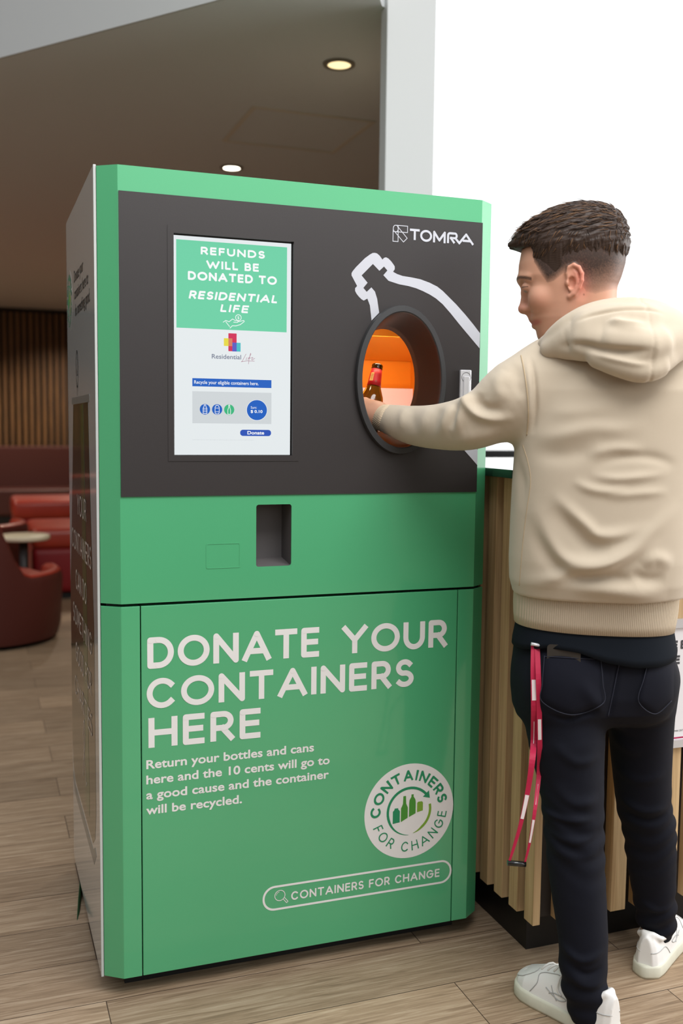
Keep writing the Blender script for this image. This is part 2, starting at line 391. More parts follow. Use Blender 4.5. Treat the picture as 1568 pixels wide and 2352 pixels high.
# fascia rising above the front edge of the low ceiling
nr = np.array([-dr[1], dr[0]]) * .1; nr = nr if nr[1] > 0 else -nr
bm = bmesh.new(); add_prism(bm, [tuple(fa[:2] - nr * .12), tuple(fb[:2] - nr * .12), tuple(fb[:2]), tuple(fa[:2])], 2.798, 4.4); struct(bm_obj('ceiling_fascia', bm, GREYW))
bm = bmesh.new(); add_box(bm, -6, 7, -5.6, -5.5, 0, 1.5); struct(bm_obj('front_light_block', bm, mat('front_block_paint', (96, 88, 80), 0.8)))  # unseen, added to block low sky and darken the lower machine front
bm = bmesh.new(); add_box(bm, -3.6, -3.5, -5.5, -0.6, 0, 3.0); struct(bm_obj('left_light_block', bm, mat('left_block_paint', (120, 110, 100), 0.8)))  # unseen, added to keep sky light off the left side
# access hatch in the ceiling
bm = bmesh.new()
add_flat(bm, [rrect(0.99, 2.45, 1.615, 3.07, .004), rrect(1.012, 2.472, 1.593, 3.048, .004)], 2.7935, 2.7999, lambda u, v, t: (u, v, t))
struct(bm_obj('trim_1', bm, mat('hatch_frame', (196, 188, 176), .6)))
# window: aluminium frame and glass with daylight beyond
WX0, WX1, WY = 1.334, 5.0, 1.24
bm = bmesh.new(); add_box(bm, WX0, WX1 + .2, WY - .05, WY + .05, 0, 1.155); struct(bm_obj('wall_window_sill', bm, GREYW))
wf = thing('window_1', 'tall bright window right of the grey column', 'window', (3.2, WY, 1.1)); del wf['label']; del wf['category']; wf['kind'] = 'structure'
bm = bmesh.new(); add_box(bm, WX0, WX1, WY - .06, WY + .06, 1.155, 1.2245, .003); add_box(bm, WX0, WX1, WY - .05, WY + .05, 4.1, 4.2, .003)
add_box(bm, WX1, WX1 + .08, WY - .05, WY + .05, 1.155, 4.2, .003)
bm_obj('window_frame', bm, BLACKG, wf)
bm = bmesh.new(); add_box(bm, WX0 + .001, WX1, WY - .004, WY + .004, 1.2245, 4.1)
GLASS = bpy.data.materials.new('window_glass'); GLASS.use_nodes = True
nt = GLASS.node_tree; nt.nodes.remove(nt.nodes['Principled BSDF']); out = nt.nodes['Material Output']
tr = nt.nodes.new('ShaderNodeBsdfTransparent'); gl = nt.nodes.new('ShaderNodeBsdfGlossy'); gl.inputs['Roughness'].default_value = 0.02; ms = nt.nodes.new('ShaderNodeMixShader'); ms.inputs[0].default_value = 0.05
nt.links.new(tr.outputs[0], ms.inputs[1]); nt.links.new(gl.outputs[0], ms.inputs[2]); nt.links.new(ms.outputs[0], out.inputs['Surface'])
bm_obj('window_pane', bm, GLASS, wf)

# downlights
LAMP = mat('lamp_glow', (255, 236, 190), emit=6.0); LAMPR = mat('lamp_ring', (120, 110, 98), 0.5)
for (x, y, e, lab) in ((1.182, 1.788, 1.6, 'round recessed ceiling downlight nearer the grey column, upper of the two'), (1.170, 3.588, 9.0, 'round recessed ceiling downlight glowing just above the green machine top')):
    dl = thing('downlight', lab, 'ceiling light', (x, y, 2.8), 'recessed ceiling downlights')
    bm = bmesh.new(); add_flat(bm, [ell(x, y, .066, .066, 40), ell(x, y, .048, .048, 40)], 2.792, 2.7995, lambda u, v, t: (u, v, t)); bm_obj('trim_ring', bm, LAMPR, dl)
    bm = bmesh.new(); add_flat(bm, [ell(x, y, .048, .048, 40)], 2.794, 2.7995, lambda u, v, t: (u, v, t))
    bm_obj('diffuser', bm, mat('diffuser_glow', (255, 232, 178) if e < 5 else (255, 246, 226), emit=e / 1.3), dl)
    d = bpy.data.lights.new('downlight_beam', 'SPOT'); d.energy = 40; d.spot_size = 2.2; d.spot_blend = .6; d.color = (1, .88, .72); d.shadow_soft_size = .05
    o = bpy.data.objects.new('downlight_beam', d); COL.objects.link(o); o.location = (x, y, 2.78)
for x, y in ((-1.5, 6.0), (1.0, 7.6), (-0.6, 10.4), (0.9, 10.6)):  # added spots without fittings, brightening the dim lounge
    d = bpy.data.lights.new('lounge_fill_spot', 'SPOT'); d.energy = 130; d.spot_size = 2.4; d.spot_blend = .7; d.color = (1, .86, .70); d.shadow_soft_size = .06
    o = bpy.data.objects.new('lounge_fill_spot', d); COL.objects.link(o); o.location = (x, y, 2.77)

# ------------------------------------------------------------------ reverse vending machine
MW, MD, ZB, ZT, ZS, CX, CD = 0.9556, 0.7203, 0.045, 1.865, 0.9117, 0.0409, 0.0292
mach = thing('recycling_machine', 'tall green and black container return machine with lit screen, the man reaching into it', 'machine', (MW / 2, MD / 2, 0))
plan = [(0, CD), (CX, 0), (MW - CX, 0), (MW, CD), (MW, MD), (0, MD)]
RC, RZ = 0.703, 1.424            # round opening
# upper housing: front sheet with openings, chamfers, sides, top, back
bm = bmesh.new()
hole1 = ell(RC, RZ, .108, .167, 72); hole2 = rrect(.3495, .9865, .4345, 1.131, .006); hole3 = [(.15, 1.235), (.446, 1.235), (.446, 1.743), (.15, 1.743)]
add_flat(bm, [[(CX, ZS + .003), (MW - CX, ZS + .003), (MW - CX, ZT), (CX, ZT)], hole1, hole2, hole3], -.004, 0, FRONT)
def wall_strip(bm, pts, z0, z1, th=.004):
    for (a, b) in zip(pts[:-1], pts[1:]):
        d = Vector((b[0] - a[0], b[1] - a[1])).normalized(); n = Vector((-d.y, d.x)) * th
        add_prism(bm, [a, b, (b[0] + n.x, b[1] + n.y), (a[0] + n.x, a[1] + n.y)], z0, z1)
wall_strip(bm, [(0, MD), (0, CD), (CX, 0)], ZS + .003, ZT); wall_strip(bm, [(MW - CX, 0), (MW, CD), (MW, MD)], ZS + .003, ZT)
wall_strip(bm, [(MW, MD), (0, MD)], ZS + .003, ZT)
add_prism(bm, [(.0012, CD), (CX, .0012), (MW - CX, .0012), (MW - .0012, CD), (MW - .0012, MD - .0012), (.0012, MD - .0012)], ZT - .003, ZT - .0006)
bm_obj('upper_housing', bm, GREEN, mach)
bm = bmesh.new(); add_box(bm, .012, MW - .012, .035, MD - .02, .06, ZS - .004); add_box(bm, .012, MW - .012, .03, MD - .02, ZS - .004, ZS + .012)
bm_obj('inner_carcass', bm, DARKIN, mach)
# embossed blank next to the slot
bm = bmesh.new(); add_flat(bm, [rrect(.232, .9865, .312, 1.0448, .004), rrect(.2345, .989, .3095, 1.0423, .003)], 0, .0007, FRONT); bm_obj('embossed_blank', bm, GREEN, mach)
# black front panel with round opening and screen opening
bm = bmesh.new()
add_flat(bm, [[(.0425, 1.1537), (.9157, 1.1537), (.9157, 1.8105), (.0425, 1.8105)], hole1, hole3], .0003, .003, FRONT)
bm_obj('front_panel', bm, BLACKP, mach)
# screen
bm = bmesh.new(); add_flat(bm, [[(.1465, 1.2317), (.4495, 1.2317), (.4495, 1.7463), (.1465, 1.7463)], [(.1600, 1.2445), (.4345, 1.2445), (.4345, 1.7305), (.1600, 1.7305)]], -.016, .0042, FRONT)
bez = bm_obj('screen_bezel', bm, BLACKP, mach)
bm = bmesh.new(); add_flat(bm, [[(.1585, 1.243), (.4365, 1.243), (.4365, 1.7325), (.1585, 1.7325)]], -.016, -.0075, FRONT); 
bm_obj('screen_glass_edge', bm, BLACKG, mach)
T0 = -.0072
bm = bmesh.new(); add_flat(bm, [[(.1612, 1.2456), (.4318, 1.2456), (.4318, 1.7275), (.1612, 1.7275)]], T0 - .0002, T0, FRONT); screen = bm_obj('screen', bm, S_WHITE, mach)
def plate(name, polys, t, M, parent):
    bm = bmesh.new()
    for pl in polys: add_flat(bm, pl if isinstance(pl[0][0], (tuple, list)) else [pl], t - .00004, t, FRONT)
    return bm_obj(name, bm, M, parent)
def box2(a, b, c, d): return [(a, b), (c, b), (c, d), (a, d)]
plate('green_banner', [box2(.1675, 1.527, .4218, 1.7188)], T0 + .0003, S_GREEN, screen)
bm = bmesh.new()
for s, a, b, v, cp in (('REFUNDS', .2209, .3704, 1.6895, .0172), ('WILL BE', .2335, .3563, 1.6597, .0180), ('DONATED TO', .1926, .3984, 1.6326, .0192)): caps(bm, s, a, b, v, cp, .120, FRONT, T0 + .0005, gap=.08)
bm_obj('banner_lettering', bm, S_TEXT, screen); bm = bmesh.new()
caps(bm, 'RESIDENTIAL', .1935, .3990, 1.5915, .0183, .120, FRONT, T0 + .0005, gap=.07, shear=.22); caps(bm, 'LIFE', .2641, .3312, 1.5660, .0172, .120, FRONT, T0 + .0005, gap=.07, shear=.22)
bm_obj('banner_lettering', bm, S_TEXT, screen); bm = bmesh.new()
hand = [[(.273, 1.5435), (.279, 1.5475), (.2865, 1.545), (.2945, 1.5515), (.3005, 1.5485), (.308, 1.5485)], [(.308, 1.5485), (.306, 1.5445), (.297, 1.5445)], [(.308, 1.546), (.3205, 1.5495), (.3215, 1.547), (.312, 1.5395), (.302, 1.5365), (.294, 1.5365), (.2885, 1.531)], [(.279, 1.5445), (.2875, 1.5345)]]
for h_ in hand: stroke_path(bm, h_, .0007, FRONT, T0 + .0005)
stroke_path(bm, ell(.308, 1.5552, .0065, .0065, 25, 0, 2 * PI, False), .0007, FRONT, T0 + .0005)
small_text(bm, '$', .3058, .3102, 1.5522, .0062, FRONT, T0 + .0006)
bm_obj('coin_hand_icon', bm, S_TEXT, screen)
plate('logo_red_block', [rrect(.285, 1.4795, .3041, 1.5195, .001)], T0 + .0003, S_RED, screen); plate('logo_yellow_block', [rrect(.2746, 1.4908, .2852, 1.5081, .001)], T0 + .0004, S_YEL, screen)
plate('logo_orange_block', [box2(.2851, 1.4908, .2941, 1.5081)], T0 + .0005, S_ORA, screen); plate('logo_indigo_block', [box2(.2941, 1.4792, .3041, 1.499)], T0 + .0005, S_IND, screen); plate('logo_teal_block', [box2(.3041, 1.4792, .3133, 1.499)], T0 + .0004, S_TEAL, screen)
bm = bmesh.new(); small_text(bm, 'Residential', .2472, .3143, 1.4620, .0100, FRONT, T0 + .0004, .012); bm_obj('logo_lettering', bm, S_SLATE, screen)
bm = bmesh.new()
for pl in ([(.326, 1.4745), (.3175, 1.4585), (.3150, 1.4565), (.328, 1.4590), (.346, 1.4590)], [(.3275, 1.4665), (.3262, 1.4605)], [(.330, 1.4605), (.3375, 1.4745), (.3365, 1.4765), (.334, 1.466), (.3315, 1.452)], [(.330, 1.4655), (.338, 1.466), (.341, 1.4675), (.3425, 1.466), (.339, 1.4635), (.340, 1.461), (.3468, 1.4655)]): stroke_path(bm, pl, .00035, FRONT, T0 + .0004)
bm_obj('logo_script', bm, S_PLUM, screen)
plate('blue_bar', [box2(.2028, 1.3989, .3862, 1.417)], T0 + .0003, S_BLUE, screen); bm = bmesh.new(); small_text(bm, 'Recycle your eligible containers here.', .2070, .3555, 1.4047, .0077, FRONT, T0 + .0005, .008); bm_obj('bar_lettering', bm, S_TEXT, screen)
plate('grey_box', [box2(.2027, 1.3166, .3865, 1.388)], T0 + .0003, S_GREY, screen)
for u, M, k in ((.2313, S_BLUE, 0), (.2592, S_BLUE, 1), (.2870, S_MINT, 2)):
    ic = plate('container_icon', [ell(u, 1.348, .0118, .0118, 40)], T0 + .0005, M, screen); bm = bmesh.new()
    if k == 0: pl = [(u - .0042, 1.3385), (u - .0042, 1.350), (u - .0018, 1.3555), (u - .0018, 1.358), (u + .0018, 1.358), (u + .0018, 1.3555), (u + .0042, 1.350), (u + .0042, 1.3385), (u - .0042, 1.3385)]
    elif k == 1: pl = [(u - .003, 1.338), (u - .0048, 1.341), (u - .0048, 1.353), (u - .002, 1.3575), (u + .002, 1.3575), (u + .0048, 1.353), (u + .0048, 1.341), (u + .003, 1.338), (u - .003, 1.338)]
    else: pl = [(u - .0032, 1.3378), (u - .0032, 1.347), (u - .0013, 1.353), (u - .0013, 1.3585), (u + .0013, 1.3585), (u + .0013, 1.353), (u + .0032, 1.347), (u + .0032, 1.3378), (u - .0032, 1.3378)]
    stroke_path(bm, pl, .0006, FRONT, T0 + .0007)
    for zz in ((1.343, 1.3465, 1.350) if k == 0 else (1.343, 1.351) if k == 1 else ()): stroke_path(bm, [(u - .0036, zz), (u + .0036, zz)], .00045, FRONT, T0 + .0007)
    bm_obj('icon_outline', bm, S_TEXT, ic)
sm = plate('sum_disc', [ell(.352, 1.348, .0240, .0232, 48)], T0 + .0005, S_BLUE, screen)
plate('sum_ring', [[ell(.352, 1.348, .0246, .0238, 48), ell(.352, 1.348, .0238, .0230, 48)]], T0 + .0006, S_TEXT, sm)
bm = bmesh.new(); small_text(bm, 'Sum:', .3375, .3515, 1.3512, .0056, FRONT, T0 + .0007); small_text(bm, '$ 0.10', .3375, .3650, 1.3418, .0063, FRONT, T0 + .0007, .03); bm_obj('sum_lettering', bm, S_TEXT, sm)
bt = plate('donate_button', [rrect(.3127, 1.2888, .3858, 1.3030, .0065)], T0 + .0005, scr('screen_button_blue', (36, 84, 190)), screen)
bm = bmesh.new(); small_text(bm, 'Donate', .3300, .3690, 1.2926, .0075, FRONT, T0 + .0007, .03); bm_obj('button_lettering', bm, S_TEXT, bt)
bm = bmesh.new(); small_text(bm, 'CAUTION: Do not insert flammable or toxic materials as they may cause fire or personal injury', .2030, .3445, 1.2785, .0022, FRONT, T0 + .0004); bm_obj('caution_lettering', bm, S_GREY, screen)

def px_front(px, py, y=0.0):
    dd = FWD + (px - 784) / FPX * RGT - (py - 1176) / FPX * UPV
    P = CAM + dd * ((y - CAM[1]) / dd[1]); return (P[0], P[2])
# ring of the opening and the tunnel behind it
def ell_loft(bm, secs, n=72):
    rings = [[bm.verts.new((cx + rx * math.cos(2 * PI * k / n), y, cz + rz * math.sin(2 * PI * k / n))) for k in range(n)] for cx, cz, rx, rz, y in secs]
    for i in range(len(rings) - 1):
        for k in range(n):
            f = bm.faces.new((rings[i][k], rings[i][(k + 1) % n], rings[i + 1][(k + 1) % n], rings[i + 1][k])); f.smooth = True
RINGM = mat('ring_plastic', (50, 50, 51), 0.38, bump=0.04, bscale=900)
bm = bmesh.new(); ell_loft(bm, [(RC, RZ, .1165, .1765, -.0031), (RC, RZ, .1165, .1765, -.0150), (RC, RZ, .1150, .1750, -.0178), (RC, RZ, .1040, .1625, -.0190), (RC, RZ, .1020, .1600, -.0170), (RC, RZ, .1010, .1590, -.010)])
ring = smooth_by_angle(bm_obj('opening_ring', bm, RINGM, mach), 30)
bm = bmesh.new(); ell_loft(bm, [(RC, RZ, .1012, .1592, -.012), (RC, RZ + .001, .0985, .153, .03), (RC, RZ + .003, .0900, .135, .085), (RC, RZ + .004, .0870, .127, .105), (RC, RZ + .004, .0950, .137, .107)])
bm_obj('tunnel', bm, mat('tunnel_plastic', (20, 17, 16), 0.5), mach)
AMB = mat('amber_wall', (226, 136, 22), 0.55); AMB2 = mat('amber_ceiling_panel', (240, 156, 34), 0.6, bump=.4, bscale=700)
bm = bmesh.new()
add_box(bm, .52, .53, .109, .40, 1.17, 1.66); add_box(bm, .905, .915, .109, .40, 1.17, 1.66); add_box(bm, .52, .915, .39, .40, 1.17, 1.66); 
add_flat(bm, [[(.52, 1.17), (.915, 1.17), (.915, 1.665), (.52, 1.665)], ell(RC, RZ + .004, .090, .131, 64)], -.112, -.109, FRONT)
bm_obj('chamber_walls', bm, AMB, mach)
bm = bmesh.new(); add_box(bm, .52, .915, .109, .40, 1.655, 1.665); bm_obj('chamber_roof', bm, DARKIN, mach)
bm = bmesh.new(); za = px_front(905, 774, .24)[1]; zc_ = px_front(890, 828, .386)[1]; zd_ = px_front(900, 892, .372)[1]
add_prism(bm, [(.24, za), (.386, zc_), (.386, zc_ + .0012), (.24, za + .0012)], .53, .905, lambda a, b, c: (c, a, b)); bm_obj('slanted_panel', bm, AMB2, mach)
bm = bmesh.new(); add_box(bm, .53, .905, .372, .388, 1.19, zd_); bm_obj('white_backplate', bm, mat('pearl_panel', (240, 226, 232), 0.25), mach)
bm = bmesh.new(); add_box(bm, .53, .905, .109, .39, 1.215, 1.24, .002); bm_obj('chamber_floor', bm, mat('chamber_belt', (60, 50, 44), 0.5), mach)
d = bpy.data.lights.new('chamber_light', 'AREA'); d.energy = .75; d.size = .2; d.size_y = .05; d.shape = 'RECTANGLE'; d.color = (1, .86, .62)
o = bpy.data.objects.new('chamber_light', d); COL.objects.link(o); o.location = (RC, .135, 1.575); o.rotation_euler = (math.radians(38), 0, 0)
d = bpy.data.lights.new('chamber_lamp', 'POINT'); d.energy = .35; d.color = (1, .93, .85); d.shadow_soft_size = .02
o = bpy.data.objects.new('chamber_lamp', d); COL.objects.link(o); o.location = (.84, .2, 1.30)

# decals on the black panel
bo = [(180,600),(230,695),(212,715),(212,740),(225,765),(245,790),(270,815),(290,826),(322,808),(345,870),(360,1005),(428,935),(410,810),(390,745),(358,708),(316,748),(286,712),(324,666),(270,600),(372,497),(430,558),(472,520),(502,556),(466,598),(512,648),(560,664),(610,680),(690,695),(760,715),(820,740),(880,770),(940,808),(1000,860),(1070,940),(1150,1040),(1330,1255),(1335,1120),(1270,1035),(1200,950),(1120,860),(1050,790),(1000,740),(950,700),(880,665),(800,635),(720,618),(640,605),(590,588),(553,567),(568,545),(568,520),(556,500),(535,472),(510,447),(490,437),(472,442),(458,458),(432,422),(410,403),(390,397),(370,398),(345,412),(300,445),(260,485),(220,525),(190,562),(180,580)]
bottle_poly = [px_front(760 + x * 400 / 1568, 480 + y * 400 / 1568) for x, y in bo]
bm = bmesh.new(); add_flat(bm, [bottle_poly], .003, .0034, FRONT)
add_flat(bm, [[(.9155, 1.2206), (.8713, 1.2647), (.80, 1.336), (.80, 1.374), (.9034, 1.2705), (.9155, 1.2585)]], .003, .0034, FRONT)
bm_obj('bottle_outline_decal', bm, GREYV, mach)
bm = bmesh.new()                       # maker's mark and name
hk = .062
for s, a, b in (('T', .7225, .7480), ('O', .7515, .7800)): pass
tk = .0027; zb, ztp = 1.7553, 1.7800
def tline(pts): stroke_path(bm, pts, tk, FRONT, .0034)
tline([(.7245, 1.7795), (.7455, 1.7795)]); tline([(.7350, 1.7795), (.7350, 1.7585)])
tline(ell(.7645, 1.7680, .0130, .0112, 37, 0, 2 * PI, False))
tline([(.7855, 1.7565), (.7855, 1.7790), (.7995, 1.7600), (.8135, 1.7790), (.8135, 1.7565)])
tline([(.8225, 1.7575), (.8225, 1.7720)] + arc(.8280, 1.7735, .0055, .0055, 180, 90, 6) + [(.8410, 1.7790)] + arc(.8410, 1.7735, .0045, .0055, 90, -90, 8) + [(.8380, 1.7680), (.8300, 1.7680)]); tline([(.8300, 1.7680), (.8385, 1.7580)]); tline([(.8420, 1.7680), (.8530, 1.7575)])
tline([(.8530, 1.7575), (.8710, 1.7790), (.8890, 1.7575)]); tline([(.8640, 1.7640), (.8800, 1.7640)])
def lk(pts): stroke_path(bm, pts, .00085, FRONT, .0034)
lk([(.679, 1.7495), (.679, 1.7785)] + arc(.6850, 1.7790, .006, .0078, 180, 90, 6) + [(.7160, 1.7870), (.7160, 1.7720), (.6790, 1.7720)]); lk([(.679, 1.7495), (.6920, 1.7495), (.6920, 1.7870)]); lk(ell(.6855, 1.7790, .0062, .0078, 21, 0, 2 * PI, False))
lk([(.6815, 1.7735), (.7060, 1.7495), (.7155, 1.7590), (.6905, 1.7845)])
bm_obj('maker_lettering', bm, GREYV, mach)
# swing latch at the right edge
lat = bmesh.new(); add_box(lat, .8602, .8900, -.012, -.003, 1.335, 1.4540, .003); lat = bm_obj('latch', lat, CHROME, mach)
bm = bmesh.new(); add_box(bm, .8672, .8830, -.0165, -.012, 1.345, 1.4380, .0015); bm_obj('latch_lever', bm, CHROME, lat)
bm = bmesh.new(); add_flat(bm, [ell(.8752, 1.4355, .0125, .0125, 36), ell(.8752, 1.4355, .0115, .0115, 36)], .012, .0124, FRONT); bm_obj('latch_ring', bm, mat('latch_line', (90, 90, 95), .4), lat)
# receipt slot
SLOT = mat('slot_grey', (92, 88, 88), 0.55)
bm = bmesh.new(); add_box(bm, .3455, .3495, .003, .082, .984, 1.134); add_box(bm, .4345, .4385, .003, .082, .984, 1.134); add_box(bm, .3455, .4385, .080, .084, .98, 1.135); add_box(bm, .3455, .4385, .003, .084, 1.131, 1.135)
add_prism(bm, [(.003, .9825), (.084, .9945), (.084, .9975), (.003, .9863)], .3455, .4385, lambda a, b, c: (c, a, b))
bm_obj('receipt_slot', bm, SLOT, mach)
bm = bmesh.new(); add_lathe(bm, [(.001, .010), (.0055, .009), (.0065, .004), (.0065, 0)], (.3545, .0785, 1.1105), (0, -1, 0), 16); bm_obj('slot_indicator', bm, mat('lime_indicator', (150, 210, 20), .3, emit=.5), mach)
# lower cabinet: posts and door
bm = bmesh.new(); add_prism(bm, [(0, CD), (CX, 0), (.0822, 0), (.0822, .03), (.004, .05), (0, .05)], ZB, ZS - .0035, bev=.0012); bm_obj('corner_post', bm, GREEN, mach)
bm = bmesh.new(); add_prism(bm, [(MW, CD), (MW - CX, 0), (.8728, 0), (.8728, .03), (MW - .004, .05), (MW, .05)], ZB, ZS - .0035, bev=.0012); bm_obj('corner_post', bm, GREEN, mach)
bm = bmesh.new(); add_box(bm, .0845, .8702, 0, .03, ZB, ZS - .0035, .0015); door = bm_obj('lower_door', bm, GREEN, mach)
bm = bmesh.new(); wall_strip(bm, [(0, MD), (0, .05)], ZB, ZS - .0035); bm_obj('lower_side_sheet', bm, GREEN, mach); bm = bmesh.new(); wall_strip(bm, [(MW, .05), (MW, MD)], ZB, ZS - .0035); bm_obj('lower_side_sheet', bm, GREEN, mach)
bm = bmesh.new(); add_box(bm, .05, MW - .05, .06, MD - .05, .0, .06); bm_obj('plinth', bm, DARKIN, mach)
for s, a, b, v, cp in (('DONATE', .0974, .5072, .7645, .0718), ('YOUR', .5624, .8449, .7650, .0705), ('CONTAINERS', .0948, .7550, .6720, .0700), ('HERE', .0978, .3645, .5808, .0718)):
    bm = bmesh.new(); caps(bm, s, a, b, v, cp, .096, FRONT, .0003, gap=.10); bm_obj('headline_word', bm, WHITEV, door)
bm = bmesh.new()
for s, a, b, v in (('Return your bottles and cans', .0949, .4940, .5342), ('here and the 10 cents will go to', .0947, .5344, .4986), ('a good cause and the container', .0945, .5325, .4632), ('will be recycled.', .0943, .3164, .4276)): small_text(bm, s, a, b, v, .0198, FRONT, .0004, .026)
bm_obj('instruction_lettering', bm, WHITEV, door)
# round badge
def badge(parent, cu, cv, R, fn, t, disc=WHITEV):
    bm = bmesh.new(); add_flat(bm, [ell(cu, cv, R, R, 72)], t, t + .0003, fn); bd = bm_obj('round_badge', bm, disc, parent); k = R / .1215
    DG = mat('badge_green', (34, 136, 92), .5); LG = mat('badge_olive', (120, 160, 50), .5); MG = mat('badge_leaf', (70, 140, 50), .5)
    bm = bmesh.new()
    def polar(rad, mid, cw):
        def P(a, b):
            if cw: r = rad + b; th = mid - a / (rad + .010 * k)
            else: r = rad - b; th = mid + a / (rad - .010 * k)
            return (cu + r * math.cos(th), cv + r * math.sin(th))
        return P
    A0 = .0785 * k; Lc = math.radians(177) * (A0 + .010 * k)
    caps(bm, 'CONTAINERS', 0, Lc, 0, .0275 * k, .10, fn, t + .0006, gap=.17, place=polar(A0, math.radians(184.5), True))
    A1 = .1045 * k; Lc = math.radians(154) * (A1 - .010 * k)
    caps(bm, 'FOR CHANGE', 0, Lc, 0, .0255 * k, .062, fn, t + .0006, gap=.34, place=polar(A1, math.radians(199), False))
    # ring arrow
    n = 30; outer = []; inner = []
    for i in range(n + 1):
        th = math.radians(268 - (268 - 42) * i / n); w = (.0008 + .0058 * min(1, i / 9)) * k
        outer.append((cu + .0625 * k * math.cos(th), cv + .0625 * k * math.sin(th))); inner.append((cu + (.0625 * k - w) * math.cos(th), cv + (.0625 * k - w) * math.sin(th)))
    add_flat(bm, [outer + inner[::-1]], t + .0005, t + .0007, fn)
    th = math.radians(42); c_ = (cu + .0595 * k * math.cos(th), cv + .0595 * k * math.sin(th)); tx, ty = math.sin(th), -math.cos(th); nx, ny = math.cos(th), math.sin(th)
    add_flat(bm, [[(c_[0] + nx * .011 * k, c_[1] + ny * .011 * k), (c_[0] + tx * .017 * k, c_[1] + ty * .017 * k), (c_[0] - nx * .011 * k, c_[1] - ny * .011 * k)]], t + .0005, t + .0007, fn)
    ca = [(-.0455, -.028), (-.0455, .003), (-.041, .008), (-.041, .011), (-.031, .011), (-.031, .008), (-.0265, .003), (-.0265, -.026)]
    add_flat(bm, [[(cu + a * k, cv + b * k) for a, b in ca]], t + .0005, t + .0007, fn)
    bm_obj('badge_lettering', bm, DG, bd)
    bm = bmesh.new()
    b1_ = [(-.0235, -.026), (-.0235, .009), (-.0185, .020), (-.0175, .040), (-.0105, .040), (-.0095, .020), (-.0050, .010), (-.0050, -.017)]
    b2_ = [(-.0015, -.0155), (-.0015, .020), (-.0005, .028), (.0045, .036), (.0045, .042), (.0105, .042), (.0105, .036), (.0155, .028), (.0165, .020), (.0165, -.008)]
    for p_ in (b1_, b2_): add_flat(bm, [[(cu + a * k, cv + b * k) for a, b in p_]], t + .0005, t + .0007, fn)
    bm_obj('badge_bottles', bm, MG, bd)
    bm = bmesh.new(); b3_ = [(.0205, -.006), (.0205, .018), (.0235, .021), (.0340, .021), (.0365, .017), (.0365, -.003)]
    add_flat(bm, [[(cu + a * k, cv + b * k) for a, b in b3_]], t + .0005, t + .0007, fn)
    outer = []; inner = []
    for i in range(n + 1):
        th = math.radians(-80 + 92 * i / n); w = (.0008 + .0058 * min(1, i / 9)) * k
        outer.append((cu + .0600 * k * math.cos(th), cv + .0600 * k * math.sin(th) )); inner.append((cu + (.0600 * k - w) * math.cos(th), cv + (.0600 * k - w) * math.sin(th)))
    add_flat(bm, [outer + inner[::-1]], t + .0005, t + .0007, fn)
    bm_obj('badge_crescent', bm, LG, bd)
    return bd
badge(door, .7490, .3535, .1215, FRONT, .0002)
# search pill
bm = bmesh.new(); add_flat(bm, [rrect(.3684, .1505, .8698, .2120, .0300, 10), rrect(.3734, .1555, .8648, .2070, .0255, 10)], .0002, .0005, FRONT)
caps(bm, 'CONTAINERS FOR CHANGE', .4398, .8360, .1695, .0214, .088, FRONT, .0004, gap=.15)
stroke_path(bm, ell(.4115, .1862, .0128, .0128, 33, 0, 2 * PI, False), .0009, FRONT, .0004); stroke_path(bm, ell(.4115, .1862, .0092, .0092, 9, PI * .55, PI * .95, False), .0006, FRONT, .0004)
stroke_path(bm, [(.4195, .1765), (.4285, .1655), (.4320, .1685), (.4235, .1790)], .0008, FRONT, .0004)
bm_obj('search_pill', bm, WHITEV, door)

# left side panel with its print
SIDEM = mat('glossy_white_panel', (190, 194, 192), 0.16, coat=.6)
bm = bmesh.new(); add_box(bm, -.0065, -.0005, .031, MD - .002, ZB - .003, ZT + .003, .001); side = bm_obj('side_panel', bm, SIDEM, mach)
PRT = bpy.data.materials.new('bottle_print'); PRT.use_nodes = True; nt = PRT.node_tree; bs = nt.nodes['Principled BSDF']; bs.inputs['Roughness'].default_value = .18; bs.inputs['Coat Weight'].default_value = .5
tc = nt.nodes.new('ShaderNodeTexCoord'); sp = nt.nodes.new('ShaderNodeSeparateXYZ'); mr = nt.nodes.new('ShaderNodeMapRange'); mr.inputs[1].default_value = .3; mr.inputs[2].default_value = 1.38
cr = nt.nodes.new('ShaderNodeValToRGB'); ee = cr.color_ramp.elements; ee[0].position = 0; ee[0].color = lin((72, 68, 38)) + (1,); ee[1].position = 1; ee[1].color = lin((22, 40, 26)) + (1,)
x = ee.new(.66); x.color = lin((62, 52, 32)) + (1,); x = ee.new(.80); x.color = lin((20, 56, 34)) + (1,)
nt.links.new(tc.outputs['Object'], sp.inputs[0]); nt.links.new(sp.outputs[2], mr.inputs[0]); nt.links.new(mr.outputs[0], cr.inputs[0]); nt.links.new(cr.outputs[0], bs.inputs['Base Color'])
ST = .0066
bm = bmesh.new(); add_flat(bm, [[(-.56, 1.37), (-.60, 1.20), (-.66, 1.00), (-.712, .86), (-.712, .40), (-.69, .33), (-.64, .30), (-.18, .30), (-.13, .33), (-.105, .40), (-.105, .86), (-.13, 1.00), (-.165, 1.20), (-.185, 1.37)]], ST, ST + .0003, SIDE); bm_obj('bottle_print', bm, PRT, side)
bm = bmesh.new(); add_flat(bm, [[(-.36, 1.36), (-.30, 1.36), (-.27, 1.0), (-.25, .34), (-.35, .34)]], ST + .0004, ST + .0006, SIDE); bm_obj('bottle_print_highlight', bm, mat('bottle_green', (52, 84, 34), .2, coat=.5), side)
bm = bmesh.new(); add_flat(bm, [rrect(-.602, 1.363, -.153, 1.381, .006)], ST, ST + .0004, SIDE)
bm_obj('bottle_cap_print', bm, mat('print_grey', (120, 124, 120), .2), side); bm = bmesh.new()
